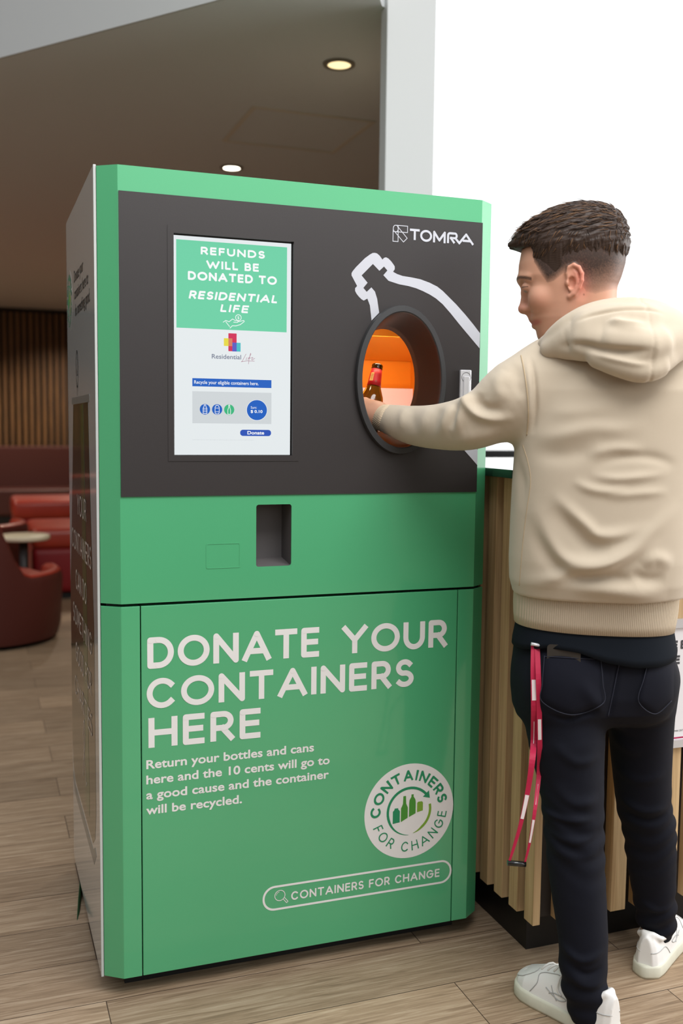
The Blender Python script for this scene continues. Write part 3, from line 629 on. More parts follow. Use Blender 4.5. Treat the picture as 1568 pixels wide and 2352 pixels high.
add_flat(bm, [[(-.712, .29), (-.64, .255), (-.16, .255), (-.105, .30), (-.13, .31), (-.18, .285), (-.64, .285), (-.69, .31)]], ST, ST + .0003, SIDE); bm_obj('bottle_base_print', bm, mat('print_base_grey', (120, 124, 120), .2), side)
bm = bmesh.new()
for s, a, b, z in (('YOUR', -.475, -.249, 1.075), ('CONTAINERS', -.636, -.144, .972), ('CAN DO', -.537, -.260, .868), ('SOMETHING', -.627, -.153, .765), ('GOOD FOR', -.562, -.174, .665), ('CHARITIES', -.60, -.165, .565)): caps(bm, s, a, b, z, .054, .055, SIDE, ST + .0008, gap=.2)
stroke_path(bm, [(-.40, .395), (-.385, .44), (-.35, .485), (-.335, .525), (-.35, .555), (-.37, .545), (-.385, .51), (-.37, .47), (-.32, .395), (-.31, .405)], .003, SIDE, ST + .0008)
bm_obj('slogan_lettering', bm, mat('print_pale', (196, 186, 178), .3), side)
bm = bmesh.new()
for s, a, b, z in (('Donate your', -.495, -.262, 1.676), ('containers here to', -.49, -.152, 1.632), ('do something good.', -.475, -.118, 1.588)): small_text(bm, s, a, b, z, .030, SIDE, ST + .0003, .01)
bm_obj('side_lettering', bm, mat('print_black', (40, 44, 44), .3), side); bm = bmesh.new(); stroke_path(bm, ell(-.44, 1.452, .028, .046, 33, 0, 2 * PI, False), .0022, SIDE, ST + .0003); stroke_path(bm, [(-.452, 1.41), (-.447, 1.385)], .0018, SIDE, ST + .0003); stroke_path(bm, [(-.428, 1.41), (-.425, 1.385)], .0018, SIDE, ST + .0003); stroke_path(bm, ell(-.44, 1.465, .017, .03, 25, 0, 2 * PI, False), .0015, SIDE, ST + .0003)
bm_obj('ring_pull_print', bm, mat('print_outline', (60, 64, 64), .3), side)
badge(side, -.637, 1.645, .082, SIDE, ST - .0002, SIDEM)

# ------------------------------------------------------------------ counter with slatted front
ct = thing('counter', 'slatted oak reception counter on a black plinth to the right of the machine', 'counter', (1.8, .35, 0))
bm = bmesh.new(); add_box(bm, 1.026, 2.9, -.114, .78, 0, .105); bm_obj('plinth', bm, mat('black_plinth', (22, 20, 19), .45), ct)
bm = bmesh.new(); add_box(bm, 1.0175, 2.9, -.158, .80, .105, 1.190); bm_obj('backing_board', bm, mat('dark_backing', (38, 32, 28), .6), ct)
bm = bmesh.new()
for i in range(1, 12):
    y1 = -.149 + i * .0768; add_box(bm, .9965, 1.022, y1 - .042, y1, .104, 1.188, .0015)
bm_obj('side_slats', bm, OAK, ct)
bm = bmesh.new()
add_box(bm, .9965, 1.0165, -.1910, -.149, .104, 1.188, .0015)
for i in range(24):
    x0 = 1.0665 + i * .0767; add_box(bm, x0, x0 + .044, -.191, -.158, .104, 1.188, .0015)
bm_obj('front_slats', bm, OAK, ct)
bm = bmesh.new(); add_box(bm, .966, 2.95, -.196, .80, 1.191, 1.212, .002)
tag(bm_obj('countertop', bm, mat('black_laminate_top', (26, 26, 27), .12, coat=.8)), 'glossy black counter worktop beside the machine behind the man', 'worktop')
# poster in a snap frame on the counter front
ps = thing('poster_frame', 'silver framed white notice on the counter front at the right edge', 'sign', (1.60, -.195, .50))
bm = bmesh.new(); PF = lambda u, v, t: (u, -.192 - t, v)
add_flat(bm, [rrect(1.300, .5135, 1.87, .842, .006), rrect(1.3205, .5325, 1.8495, .8205, .002)], 0, .012, PF); bm_obj('frame', bm, mat('silver_snap_frame', (206, 206, 208), .35, metal=.4), ps)
bm = bmesh.new(); add_flat(bm, [box2(1.31, .523, 1.86, .832)], 0, .004, PF); sh = bm_obj('sheet', bm, mat('poster_paper', (228, 226, 228), .4), ps)
POI = mat('poster_ink', (70, 70, 74), .4); POC = mat('poster_crimson', (170, 30, 80), .4)
bm = bmesh.new(); add_flat(bm, [box2(1.3205, .5345, 1.8495, .5385)], .0041, .0045, PF); bm_obj('crimson_rule', bm, POC, sh)
bm = bmesh.new(); add_flat(bm, [ell(1.3945, .698, .0018, .0018, 16)], .0041, .0045, PF); bm_obj('crimson_dot', bm, POC, sh)
for u, v in ((1.3785, .7268), (1.3700, .7650), (1.3960, .7650)):
    bm = bmesh.new(); caps(bm, 'E', u, u + .0200, v, .0225, .13, PF, .0045); bm_obj('poster_letter', bm, POI, sh)
bm = bmesh.new(); small_text(bm, 'PARK CENT', 1.3890, 1.4155, .5525, .0048, PF, .0045); bm_obj('poster_lettering', bm, POI, sh)

# ------------------------------------------------------------------ lounge in the background
REDL = mat('red_upholstery', (156, 48, 30), .42, coat=.15, vary=.15); REDD = mat('crimson_upholstery', (128, 12, 20), .5); BANQ = mat('dark_red_banquette', (74, 34, 28), .5)
OUTR = mat('dark_shell_upholstery', (78, 31, 25), .5)
def tub_chair(label, cx, cy, rot, R=.40, hb=.80, ha=.43, M=OUTR):
    t = thing('tub_armchair', label, 'armchair', (cx, cy, 0), 'red tub armchairs')
    n = 44; vo = []; bm = bmesh.new(); rings = []
    for i in range(n + 1):
        th = -math.radians(140) + math.radians(280) * i / n; u = abs(th) / math.radians(140)
        sm = u * u * (3 - 2 * u); h = hb + (ha - hb) * min(1, max(0, (u - .15) / .55)) ** 1.0 if True else 0
        uu = min(1, max(0, (u - .16) / .28)); uu = uu * uu * (3 - 2 * uu); h = hb + (ha - hb) * uu
        a = th + rot; c, s = math.cos(a), math.sin(a); th_ = .10
        prof = [(R * .93, .03), (R * .97, .10), (R, h - .05), (R - .012, h - .015), (R - .03, h), (R - th_ + .03, h), (R - th_ + .008, h - .015), (R - th_, h - .05), (R - th_, .30)]
        rings.append([bm.verts.new((cx + r * c, cy + r * s, z)) for r, z in prof])
    for i in range(n):
        for k in range(len(rings[0]) - 1):
            f = bm.faces.new((rings[i][k], rings[i + 1][k], rings[i + 1][k + 1], rings[i][k + 1])); f.smooth = True; f.material_index = 1 if k >= 3 else 0
    bm.faces.new(rings[0]); bm.faces.new(rings[-1][::-1])
    bm_obj('shell', bm, [M, REDL], t)
    bm = bmesh.new(); add_lathe(bm, [(.001, .40), (R - .16, .40), (R - .115, .385), (R - .10, .35), (R - .10, .10), (R - .12, .03)], (cx, cy, 0), (0, 0, 1), 40); bm_obj('seat', bm, REDL, t)
    bm = bmesh.new(); add_lathe(bm, [(R - .10, .03), (R - .10, 0), (.001, 0)], (cx, cy, 0), (0, 0, 1), 24); bm_obj('base', bm, DARKIN, t)
    return t
p_ = at(-28, 1500, 5.95); tub_chair('red tub armchair nearest the machine, dark back turned to us', p_[0], p_[1], math.radians(241), R=.445, hb=.92)
p_ = at(-85, 1300, 7.05); tub_chair('red tub armchair at the left edge behind the nearer armchair', p_[0], p_[1], math.radians(243), R=.45, hb=.95, ha=.60)
p_ = at(55, 1300, 6.55); tb = thing('coffee_table', 'round white topped coffee table between the red seats', 'table', (p_[0], p_[1], 0))
bm = bmesh.new(); add_lathe(bm, [(.001, .535), (.160, .535), (.170, .542), (.170, .560), (.164, .566), (.001, .566)], (p_[0], p_[1], 0), (0, 0, 1), 48); bm_obj('table_top', bm, mat('white_laminate', (214, 206, 180), .4), tb)
bm = bmesh.new(); add_tube(bm, [(p_[0], p_[1], .02), (p_[0], p_[1], .54)], .03, 16); add_lathe(bm, [(.001, 0), (.17, 0), (.17, .015), (.03, .025), (.001, .025)], (p_[0], p_[1], 0), (0, 0, 1), 32); bm_obj('pedestal', bm, BLACKP, tb)
def ottoman(label, loc, w, dpt, h, bev):
    t = thing('bench_ottoman', label, 'ottoman', loc, 'red upholstered ottomans'); x, y, _ = loc
    bm = bmesh.new(); add_box(bm, x - w / 2, x + w / 2, y - dpt / 2, y + dpt / 2, .05, h * .72, .05, 4); bm_obj('body', bm, REDD, t, True)
    bm = bmesh.new(); add_box(bm, x - w / 2 - .01, x + w / 2 + .01, y - dpt / 2 - .01, y + dpt / 2 + .01, h * .70, h, .06, 5); bm_obj('seat_pad', bm, REDL, t, True)
    bm = bmesh.new(); add_box(bm, x - w / 2 + .06, x + w / 2 - .06, y - dpt / 2 + .06, y + dpt / 2 - .06, 0, .06); bm_obj('foot_plinth', bm, DARKIN, t)
p_ = at(222, 1300, 7.75); ottoman('long red ottoman behind the white coffee table', (p_[0] + .0, p_[1], 0), 1.0, .75, .54, .08)
p_ = at(210, 1180, 9.6); ottoman('low red ottoman in front of the wall banquette', (p_[0] + .02, p_[1], 0), 1.5, .7, .60, .1)
bq = thing('wall_banquette', 'long dark red banquette along the slatted back wall', 'sofa', (-.3, 11.3, 0))
bm = bmesh.new(); add_box(bm, -3, 2, 11.48, 11.68, 0, .99, .03, 3); bm_obj('backrest', bm, BANQ, bq)
bm = bmesh.new(); add_box(bm, -3, 2, 10.95, 11.48, .12, .46, .04, 3); bm_obj('seat', bm, BANQ, bq)
bm = bmesh.new(); add_box(bm, -2.95, 1.95, 11.0, 11.45, 0, .12); bm_obj('base', bm, DARKIN, bq)
# plant standing behind the machine: one blade reaches past its corner
pc = np.array([.22, 1.05, 0]); plant = thing('potted_plant', 'strappy green plant behind the machine, one leaf tip drooping past its left side', 'plant', tuple(pc))
bm = bmesh.new(); add_lathe(bm, [(.001, 0), (.10, 0), (.13, .26), (.14, .27), (.12, .27), (.11, .24), (.001, .24)], tuple(pc + np.array([.14, .0, 0])), (0, 0, 1), 32); bm_obj('pot', bm, mat('dark_pot', (50, 48, 46), .5), plant)
LEAF = mat('leaf_green', (44, 74, 44), .45, vary=.2)
def leaf(pts, w):
    bm = bmesh.new(); n = 14; P = [Vector(p) for p in pts]; L = []
    for i in range(n + 1):
        t = i / n * (len(P) - 1); k = min(int(t), len(P) - 2); q = P[k].lerp(P[k + 1], t - k); L.append(q)
    prev = None
    for i, q in enumerate(L):
        ww = w * math.sin(PI * (0.12 + .88 * i / n) ) ** .6 * (1 if i < n else .05); d = (L[min(i + 1, n)] - L[max(i - 1, 0)]).normalized(); s = d.cross(Vector((-.25, .95, .1))).normalized(); nn = s.cross(d)
        row = [bm.verts.new(q - s * ww / 2 + nn * .004), bm.verts.new(q), bm.verts.new(q + s * ww / 2 + nn * .004)]
        if prev:
            for k in range(2): bm.faces.new((prev[k], prev[k + 1], row[k + 1], row[k])).smooth = True
        prev = row
    o = bm_obj('leaf', bm, LEAF, plant); sd = o.modifiers.new('thickness', 'SOLIDIFY'); sd.thickness = .0015
tip = at(178, 2168, 2.455)
base = pc + np.array([.14, 0, .24])
leaf([base, base + np.array([-.10, -.08, .16]), at(215, 1890, 2.98), at(192, 1985, 2.80), at(183, 2085, 2.60), tip], .036)
leaf([base, base + np.array([.10, .05, .35]), base + np.array([.22, .1, .45]), base + np.array([.33, .12, .30])], .035)
leaf([base, base + np.array([.02, .10, .40]), base + np.array([.05, .25, .55]), base + np.array([.08, .4, .45])], .035)
leaf([base, base + np.array([.08, -.06, .40]), base + np.array([.14, -.10, .60]), base + np.array([.25, -.12, .62])], .032)

# ------------------------------------------------------------------ the bottle in the opening
rim = np.array(at(867, 838, 2.545)); low = np.array(at(850, 935, 2.515)); ax = (rim - low) / np.linalg.norm(rim - low)
BL = .200; b_or = rim - ax * BL
bot = thing('beer_bottle', 'brown glass beer bottle with red neck label inside the amber opening', 'bottle', tuple(b_or))
bm = bmesh.new(); add_lathe(bm, [(.001, .003), (.024, 0), (.0295, .004), (.0300, .045), (.0300, .102), (.0280, .114), (.0225, .128), (.0175, .141), (.0158, .155), (.0145, .172), (.0130, .187), (.0130, .188)], b_or, ax, 36)
bm_obj('glass_body', bm, mat('brown_glass', (120, 78, 18), .06, trans=.75, ior=1.5, coat=.3), bot)
bm = bmesh.new(); add_lathe(bm, [(.0130, .1865), (.0140, .187), (.0145, .1895), (.0137, .1920), (.0142, .1935), (.0143, .1965), (.0138, .1990), (.0120, .200), (.0095, .1995), (.0090, .190)], b_or, ax, 36); bm_obj('lip', bm, mat('dark_glass_lip', (70, 42, 14), .06, trans=.3, coat=.6), bot)
bm = bmesh.new(); add_lathe(bm, [(.0182, .141), (.0164, .155), (.0151, .172), (.0137, .1865), (.0130, .1865), (.0150, .141)], b_or, ax, 36); lb = bm_obj('neck_label', bm, mat('red_label', (200, 30, 34), .5), bot)
vdir = CAM - rim; vdir = vdir - ax * (vdir @ ax); vdir /= np.linalg.norm(vdir); sdir = np.cross(ax, vdir)
def on_label(u, h):
    r = float(np.interp(h, [.141, .155, .172, .1865], [.0182, .0164, .0151, .0137])) + .0002; a = u / .0155; return b_or + ax * h + (vdir * math.cos(a) + sdir * math.sin(a)) * r
def label_patch(name, u0, u1, h0, h1, M, n=6):
    vs = []; fs = []
    for i in range(n + 1):
        for h in (h0, h1): vs.append(on_label(u0 + (u1 - u0) * i / n, h))
    for i in range(n): fs.append((2 * i, 2 * i + 2, 2 * i + 3, 2 * i + 1))
    return vs, fs
sgn = 1 if (sdir @ RT) > 0 else -1
V_, F_ = label_patch('p', sgn * -.0150, sgn * -.0050, .152, .174, None); mesh_obj('label_barcode', V_, F_, mat('label_cream', (230, 190, 110), .5), lb)
V_ = []; F_ = []
for i in range(6):
    v_, f_ = label_patch('p', sgn * -.0140, sgn * -.0060, .1540 + i * .0031, .1540 + i * .0031 + .0012, None, 3); F_ += [tuple(q + len(V_) for q in ff) for ff in f_]; V_ += [v + 0.0002 * vdir for v in v_]
v_, f_ = label_patch('p', sgn * .001, sgn * .0042, .150, .154, None, 3); F_ += [tuple(q + len(V_) for q in ff) for ff in f_]; V_ += list(v_)
mesh_obj('label_marks', V_, F_, mat('label_ink', (150, 60, 40), .5), lb)

# ------------------------------------------------------------------ organic surfaces: distance fields meshed with surface nets
def seg_t(P, a, b):
    ab = b - a; t = np.clip(((P - a) @ ab) / (ab @ ab + 1e-12), 0, 1); return t
def cone(P, a, b, r0, r1):
    a = np.asarray(a, float); b = np.asarray(b, float); t = seg_t(P, a, b)
    return np.linalg.norm(P - a - t[:, None] * (b - a), axis=1) - (r0 + (r1 - r0) * t)
def chain(P, pts, rad, k=0.0):
    d = None
    for i in range(len(pts) - 1):
        c = cone(P, pts[i], pts[i + 1], rad[i], rad[i + 1]); d = c if d is None else (smin(d, c, k) if k else np.minimum(d, c))
    return d
def smin(a, b, k):
    h = np.maximum(k - np.abs(a - b), 0) / k; return np.minimum(a, b) - h * h * k * .25
def smax(a, b, k): return -smin(-a, -b, k)
def ellipsoid(P, c, r, R=None):
    q = P - np.asarray(c, float)
    if R is not None: q = q @ np.asarray(R).T
    r = np.asarray(r, float); k0 = np.linalg.norm(q / r, axis=1); k1 = np.linalg.norm(q / (r * r), axis=1)
    return k0 * (k0 - 1) / np.maximum(k1, 1e-9)
def stack(P, zs, cx, cy, ax_, ay_, ux=RT, uy=FW, org=np.zeros(3), e=2.0):
    """stacked ellipses along z: centres and half axes given per height (ux, uy level axes)"""
    q = P - org; z = q[:, 2]; o = np.argsort(zs); zs = np.asarray(zs)[o]
    f = lambda v: np.interp(z, zs, np.asarray(v)[o])
    x = q @ ux - f(cx); y = q @ uy - f(cy); a = f(ax_); b = f(ay_)
    k = (np.abs(x / a) ** e + np.abs(y / b) ** e) ** (1 / e); d = (k - 1) * np.minimum(a, b)
    return np.maximum(d, np.maximum(z - zs[-1], zs[0] - z))
def surface_net(fn, xs, ys, zs, blk=8):
    xs, ys, zs = map(np.asarray, (xs, ys, zs)); nx, ny, nz = len(xs), len(ys), len(zs)
    F = np.full((nx, ny, nz), 1.0, np.float32)
    bx = [(i, min(i + blk, nx)) for i in range(0, nx, blk)]; by = [(i, min(i + blk, ny)) for i in range(0, ny, blk)]; bz = [(i, min(i + blk, nz)) for i in range(0, nz, blk)]
    cen = []; rad = []; ids = []
    for a in bx:
        for b in by:
            for c in bz:
                lo = np.array([xs[a[0]], ys[b[0]], zs[c[0]]]); hi = np.array([xs[a[1] - 1], ys[b[1] - 1], zs[c[1] - 1]])
                cen.append((lo + hi) / 2); rad.append(np.linalg.norm(hi - lo) / 2); ids.append((a, b, c))
    cen = np.array(cen); rad = np.array(rad); v = fn(cen); act = np.abs(v) < rad * 1.6 + .012
    for i, (a, b, c) in enumerate(ids):
        if not act[i]: F[a[0]:a[1], b[0]:b[1], c[0]:c[1]] = v[i]
    sel = np.nonzero(act)[0]; CH = 400
    for s in range(0, len(sel), CH):
        pts = []; sh = []
        for i in sel[s:s + CH]:
            a, b, c = ids[i]; g = np.stack(np.meshgrid(xs[a[0]:a[1]], ys[b[0]:b[1]], zs[c[0]:c[1]], indexing='ij'), -1); sh.append((i, g.shape[:3])); pts.append(g.reshape(-1, 3))
        val = fn(np.concatenate(pts)); o = 0
        for i, q in sh:
            a, b, c = ids[i]; n = q[0] * q[1] * q[2]; F[a[0]:a[1], b[0]:b[1], c[0]:c[1]] = val[o:o + n].reshape(q); o += n
    ins = F < 0
    cnt = np.zeros((nx - 1, ny - 1, nz - 1), np.int8)
    for i in (0, 1):
        for j in (0, 1):
            for k in (0, 1): cnt += ins[i:nx - 1 + i, j:ny - 1 + j, k:nz - 1 + k]
    I, J, K = np.nonzero((cnt > 0) & (cnt < 8)); idx = np.full(cnt.shape, -1, np.int64); idx[I, J, K] = np.arange(len(I))
    acc = np.zeros((len(I), 3)); w = np.zeros(len(I)); cor = [(0, 0, 0), (1, 0, 0), (0, 1, 0), (1, 1, 0), (0, 0, 1), (1, 0, 1), (0, 1, 1), (1, 1, 1)]
    for p, q in ((0, 1), (2, 3), (4, 5), (6, 7), (0, 2), (1, 3), (4, 6), (5, 7), (0, 4), (1, 5), (2, 6), (3, 7)):
        A, B = cor[p], cor[q]; fa = F[I + A[0], J + A[1], K + A[2]]; fb = F[I + B[0], J + B[1], K + B[2]]; cr = (fa < 0) != (fb < 0)
        t = np.where(cr, fa / np.where(cr, fa - fb, 1), 0)
        pa = np.stack([xs[I + A[0]], ys[J + A[1]], zs[K + A[2]]], 1); pb = np.stack([xs[I + B[0]], ys[J + B[1]], zs[K + B[2]]], 1)
        acc += np.where(cr[:, None], pa + t[:, None] * (pb - pa), 0); w += cr
    V = acc / w[:, None]; Q = []
    for axn, (d1, d2) in ((0, (1, 2)), (1, (2, 0)), (2, (0, 1))):
        sl0 = [slice(None)] * 3; sl1 = [slice(None)] * 3; sl0[axn] = slice(0, -1); sl1[axn] = slice(1, None)
        e = ins[tuple(sl0)] != ins[tuple(sl1)]; g = np.array(np.nonzero(e)).T; g = g[(g[:, d1] > 0) & (g[:, d2] > 0) & (g[:, d1] < F.shape[d1] - 1) & (g[:, d2] < F.shape[d2] - 1)]
        s = ins[tuple(sl0)][g[:, 0], g[:, 1], g[:, 2]]; u1 = np.zeros(3, int); u1[d1] = 1; u2 = np.zeros(3, int); u2[d2] = 1
        q = np.stack([idx[tuple((g - u1 - u2).T)], idx[tuple((g - u2).T)], idx[tuple(g.T)], idx[tuple((g - u1).T)]], 1)
        q[~s] = q[~s][:, ::-1]; Q.append(q)
    Q = np.concatenate(Q); Q = Q[(Q >= 0).all(1)]
    return V, Q
def relax(V, Q, it=2, lam=.5):
    e = np.concatenate([Q[:, [0, 1]], Q[:, [1, 2]], Q[:, [2, 3]], Q[:, [3, 0]]]); n = len(V)
    deg = np.bincount(e[:, 0], minlength=n) + np.bincount(e[:, 1], minlength=n)
    for step in range(it):
        for s in (lam, -lam * .96):
            a = np.stack([np.bincount(e[:, 0], V[e[:, 1], k], n) + np.bincount(e[:, 1], V[e[:, 0], k], n) for k in range(3)], 1) / np.maximum(deg, 1)[:, None]
            V = V + s * (a - V)
    return V
def vnormals(V, Q):
    n = np.cross(V[Q[:, 2]] - V[Q[:, 0]], V[Q[:, 3]] - V[Q[:, 1]]); N = np.stack([sum(np.bincount(Q[:, j], n[:, k], len(V)) for j in range(4)) for k in range(3)], 1)
    return N / np.maximum(np.linalg.norm(N, axis=1), 1e-12)[:, None]
def np_mesh(name, V, Q, M, parent, tone=None, label=None):
    me = bpy.data.meshes.new(name); me.vertices.add(len(V)); me.vertices.foreach_set('co', V.astype(np.float32).ravel())
    me.loops.add(len(Q) * 4); me.polygons.add(len(Q)); me.loops.foreach_set('vertex_index', Q.astype(np.int32).ravel())
    me.polygons.foreach_set('loop_start', np.arange(0, len(Q) * 4, 4, dtype=np.int32)); me.update(calc_edges=True); me.validate(); me.shade_smooth()
    me.materials.append(M)
    if tone is not None:
        ca = me.color_attributes.new('tone', 'FLOAT_COLOR', 'POINT'); ca.data.foreach_set('color', np.concatenate([tone, np.ones((len(V), 1))], 1).astype(np.float32).ravel())
    o = link(bpy.data.objects.new(name, me), parent)
    if label: o['label'] = label
    return o
def poly_dist(U, pts):
    """distance from 2-D points U to a polyline and position along it 0..1"""
    best = np.full(len(U), 9.0); par = np.zeros(len(U)); n = len(pts) - 1
    for i in range(n):
        a = np.array(pts[i]); b = np.array(pts[i + 1]); ab = b - a; t = np.clip(((U - a) @ ab) / (ab @ ab + 1e-12), 0, 1); d = np.linalg.norm(U - a - t[:, None] * ab, axis=1)
        m_ = d < best; best[m_] = d[m_]; par[m_] = (i + t[m_]) / n
    return best, par
def spl(pts, n=8):
    """Catmull-Rom resample"""
    P = [np.array(p, float) for p in pts]; out = []
    for i in range(len(P) - 1):
        p0 = P[max(i - 1, 0)]; p1 = P[i]; p2 = P[i + 1]; p3 = P[min(i + 2, len(P) - 1)]
        for k in range(n):
            t = k / n; out.append(.5 * (2 * p1 + (p2 - p0) * t + (2 * p0 - 5 * p1 + 4 * p2 - p3) * t * t + (3 * p1 - p0 - 3 * p2 + p3) * t ** 3))
    out.append(P[-1]); return out
def cloth_folds(V, Q, folds, D, toward):
    """raise or sink soft creases on the side of a garment that looks along 'toward'.
    folds: (polyline in (across, height) metres, width, amount)"""
    N = vnormals(V, Q); U = np.stack([V @ RT, V[:, 2]], 1); w = np.clip((N @ toward - .05) / .5, 0, 1); disp = np.zeros(len(V))
    for pts, wd, am in folds:
        d, p = poly_dist(U, pts); end = np.clip(np.minimum(p, 1 - p) * 2.6, 0, 1); end = end * end * (3 - 2 * end); disp += am * 1.2 * end * np.exp(-(d / (wd * 1.2)) ** 2)
    return V + N * (disp * w)[:, None]
def rng(a, b, s): return np.arange(a, b + s * .5, s)
def axis_steps(lo, hi, coarse, fine):
    """grid line positions: coarse spacing with finer windows (a,b,s)"""
    out = [lo]
    while out[-1] < hi:
        x = out[-1]; s = coarse
        for a, b, f_ in fine:
            if a - 1e-9 <= x < b: s = min(s, f_)
            elif x < a < x + s: s = min(s, a - x + 1e-6)
        out.append(x + max(s, 5e-4))
    return np.array(out)

# ------------------------------------------------------------------ the man
SKIN = vcol_mat('skin', .5, bump=.06, bscale=900, sss=.12); HAIR = vcol_mat('hair', .5, spec=.35)
FLEECE = mat('beige_fleece', (188, 174, 154), .92, spec=.15, bump=.25, bscale=1400, sheen=.25)
NAVY = mat('navy_denim', (14, 16, 26), .8, spec=.2, bump=.3, bscale=1600, vary=.18, vscale=25)
TEE = mat('dark_cotton', (19, 24, 31), .9, spec=.15, bump=.2, bscale=1500)
SEAM = mat('seam_thread', (178, 158, 128), .9)
def ribbed(name, rgb, scale, axis_vec):
    M = mat(name, rgb, .92, spec=.15); nt = M.node_tree; b = nt.nodes['Principled BSDF']
    tc = nt.nodes.new('ShaderNodeTexCoord'); vm = nt.nodes.new('ShaderNodeVectorMath'); vm.operation = 'DOT_PRODUCT'; vm.inputs[1].default_value = axis_vec
    sn = nt.nodes.new('ShaderNodeMath'); sn.operation = 'SINE'; ml = nt.nodes.new('ShaderNodeMath'); ml.operation = 'MULTIPLY'; ml.inputs[1].default_value = scale
    bp = nt.nodes.new('ShaderNodeBump'); bp.inputs['Strength'].default_value = .5; bp.inputs['Distance'].default_value = .0015
    nt.links.new(tc.outputs['Object'], vm.inputs[0]); nt.links.new(vm.outputs['Value'], ml.inputs[0]); nt.links.new(ml.outputs[0], sn.inputs[0]); nt.links.new(sn.outputs[0], bp.inputs['Height']); nt.links.new(bp.outputs['Normal'], b.inputs['Normal'])
    return M
man = thing('person', 'man in beige hoodie and navy jeans reaching his left arm into the machine', 'person', (1.13, -.38, 0))

# --- joints
NECK0 = at(1368, 800, 2.225); SHL = at(1252, 868, 2.19); ELL = at(1062, 978, 2.235); WRL = at(902, 956, 2.425)
SHR = at(1632, 862, 2.30); ELR = SHR + np.array([.14, -.06, -.19]); WRR = ELR + np.array([-.10, .24, .042])
def legpts(rows): return [at((l + r) / 2, y, D) for y, l, r, D in rows], [(r - l) / 2 * D / FPX for y, l, r, D in rows]
LEGL = [(1560, 1190, 1388, 2.19), (1640, 1201, 1390, 2.18), (1700, 1213, 1388, 2.165), (1780, 1232, 1386, 2.155), (1850, 1244, 1386, 2.145), (1900, 1249, 1386, 2.14), (1980, 1256, 1388, 2.13), (2060, 1267, 1392, 2.115), (2150, 1281, 1396, 2.10), (2230, 1284, 1394, 2.09), (2300, 1298, 1398, 2.085), (2330, 1310, 1392, 2.083)]
LEGR = [(1560, 1388, 1557, 2.24), (1640, 1394, 1547, 2.255), (1700, 1400, 1543, 2.27), (1780, 1408, 1540, 2.285), (1850, 1416, 1540, 2.30), (1900, 1430, 1551, 2.315), (1980, 1440, 1552, 2.33), (2060, 1454, 1550, 2.345), (2110, 1463, 1553, 2.355), (2142, 1471, 1543, 2.36)]
LL, LLr = legpts(LEGL); LR, LRr = legpts(LEGR)

# --- head frame: forward, towards us, up
HO = at(1307, 665, 2.215); ang = math.radians(10)
HF = -RT * math.cos(ang) + FW * math.sin(ang); HS = -FW * math.cos(ang) - RT * math.sin(ang); HK = 2.215 / FPX
def hp(px, py, s=0.0): return HO + HF * ((1307 - px) * HK) + HS * s + np.array([0, 0, (665 - py) * HK])
HROWS = [(492, 1312, 1352, .018), (500, 1282, 1378, .042), (514, 1245, 1402, .058), (540, 1213, 1419, .071), (580, 1198, 1427, .077), (610, 1193, 1425, .078), (640, 1192, 1419, .077), (652, 1200, 1415, .0765), (664, 1210, 1408, .076), (680, 1214, 1400, .074), (700, 1217, 1392, .0715), (718, 1221, 1384, .068), (732, 1222, 1376, .064), (748, 1232, 1362, .058), (762, 1240, 1342, .050), (775, 1251, 1320, .040), (786, 1264, 1300, .024)]
hz = [(665 - r[0]) * HK for r in HROWS]; hc = [((1307 - r[1]) + (1307 - r[2])) / 2 * HK for r in HROWS]; ha_ = [(r[2] - r[1]) / 2 * HK for r in HROWS]; hb_ = [r[3] for r in HROWS]
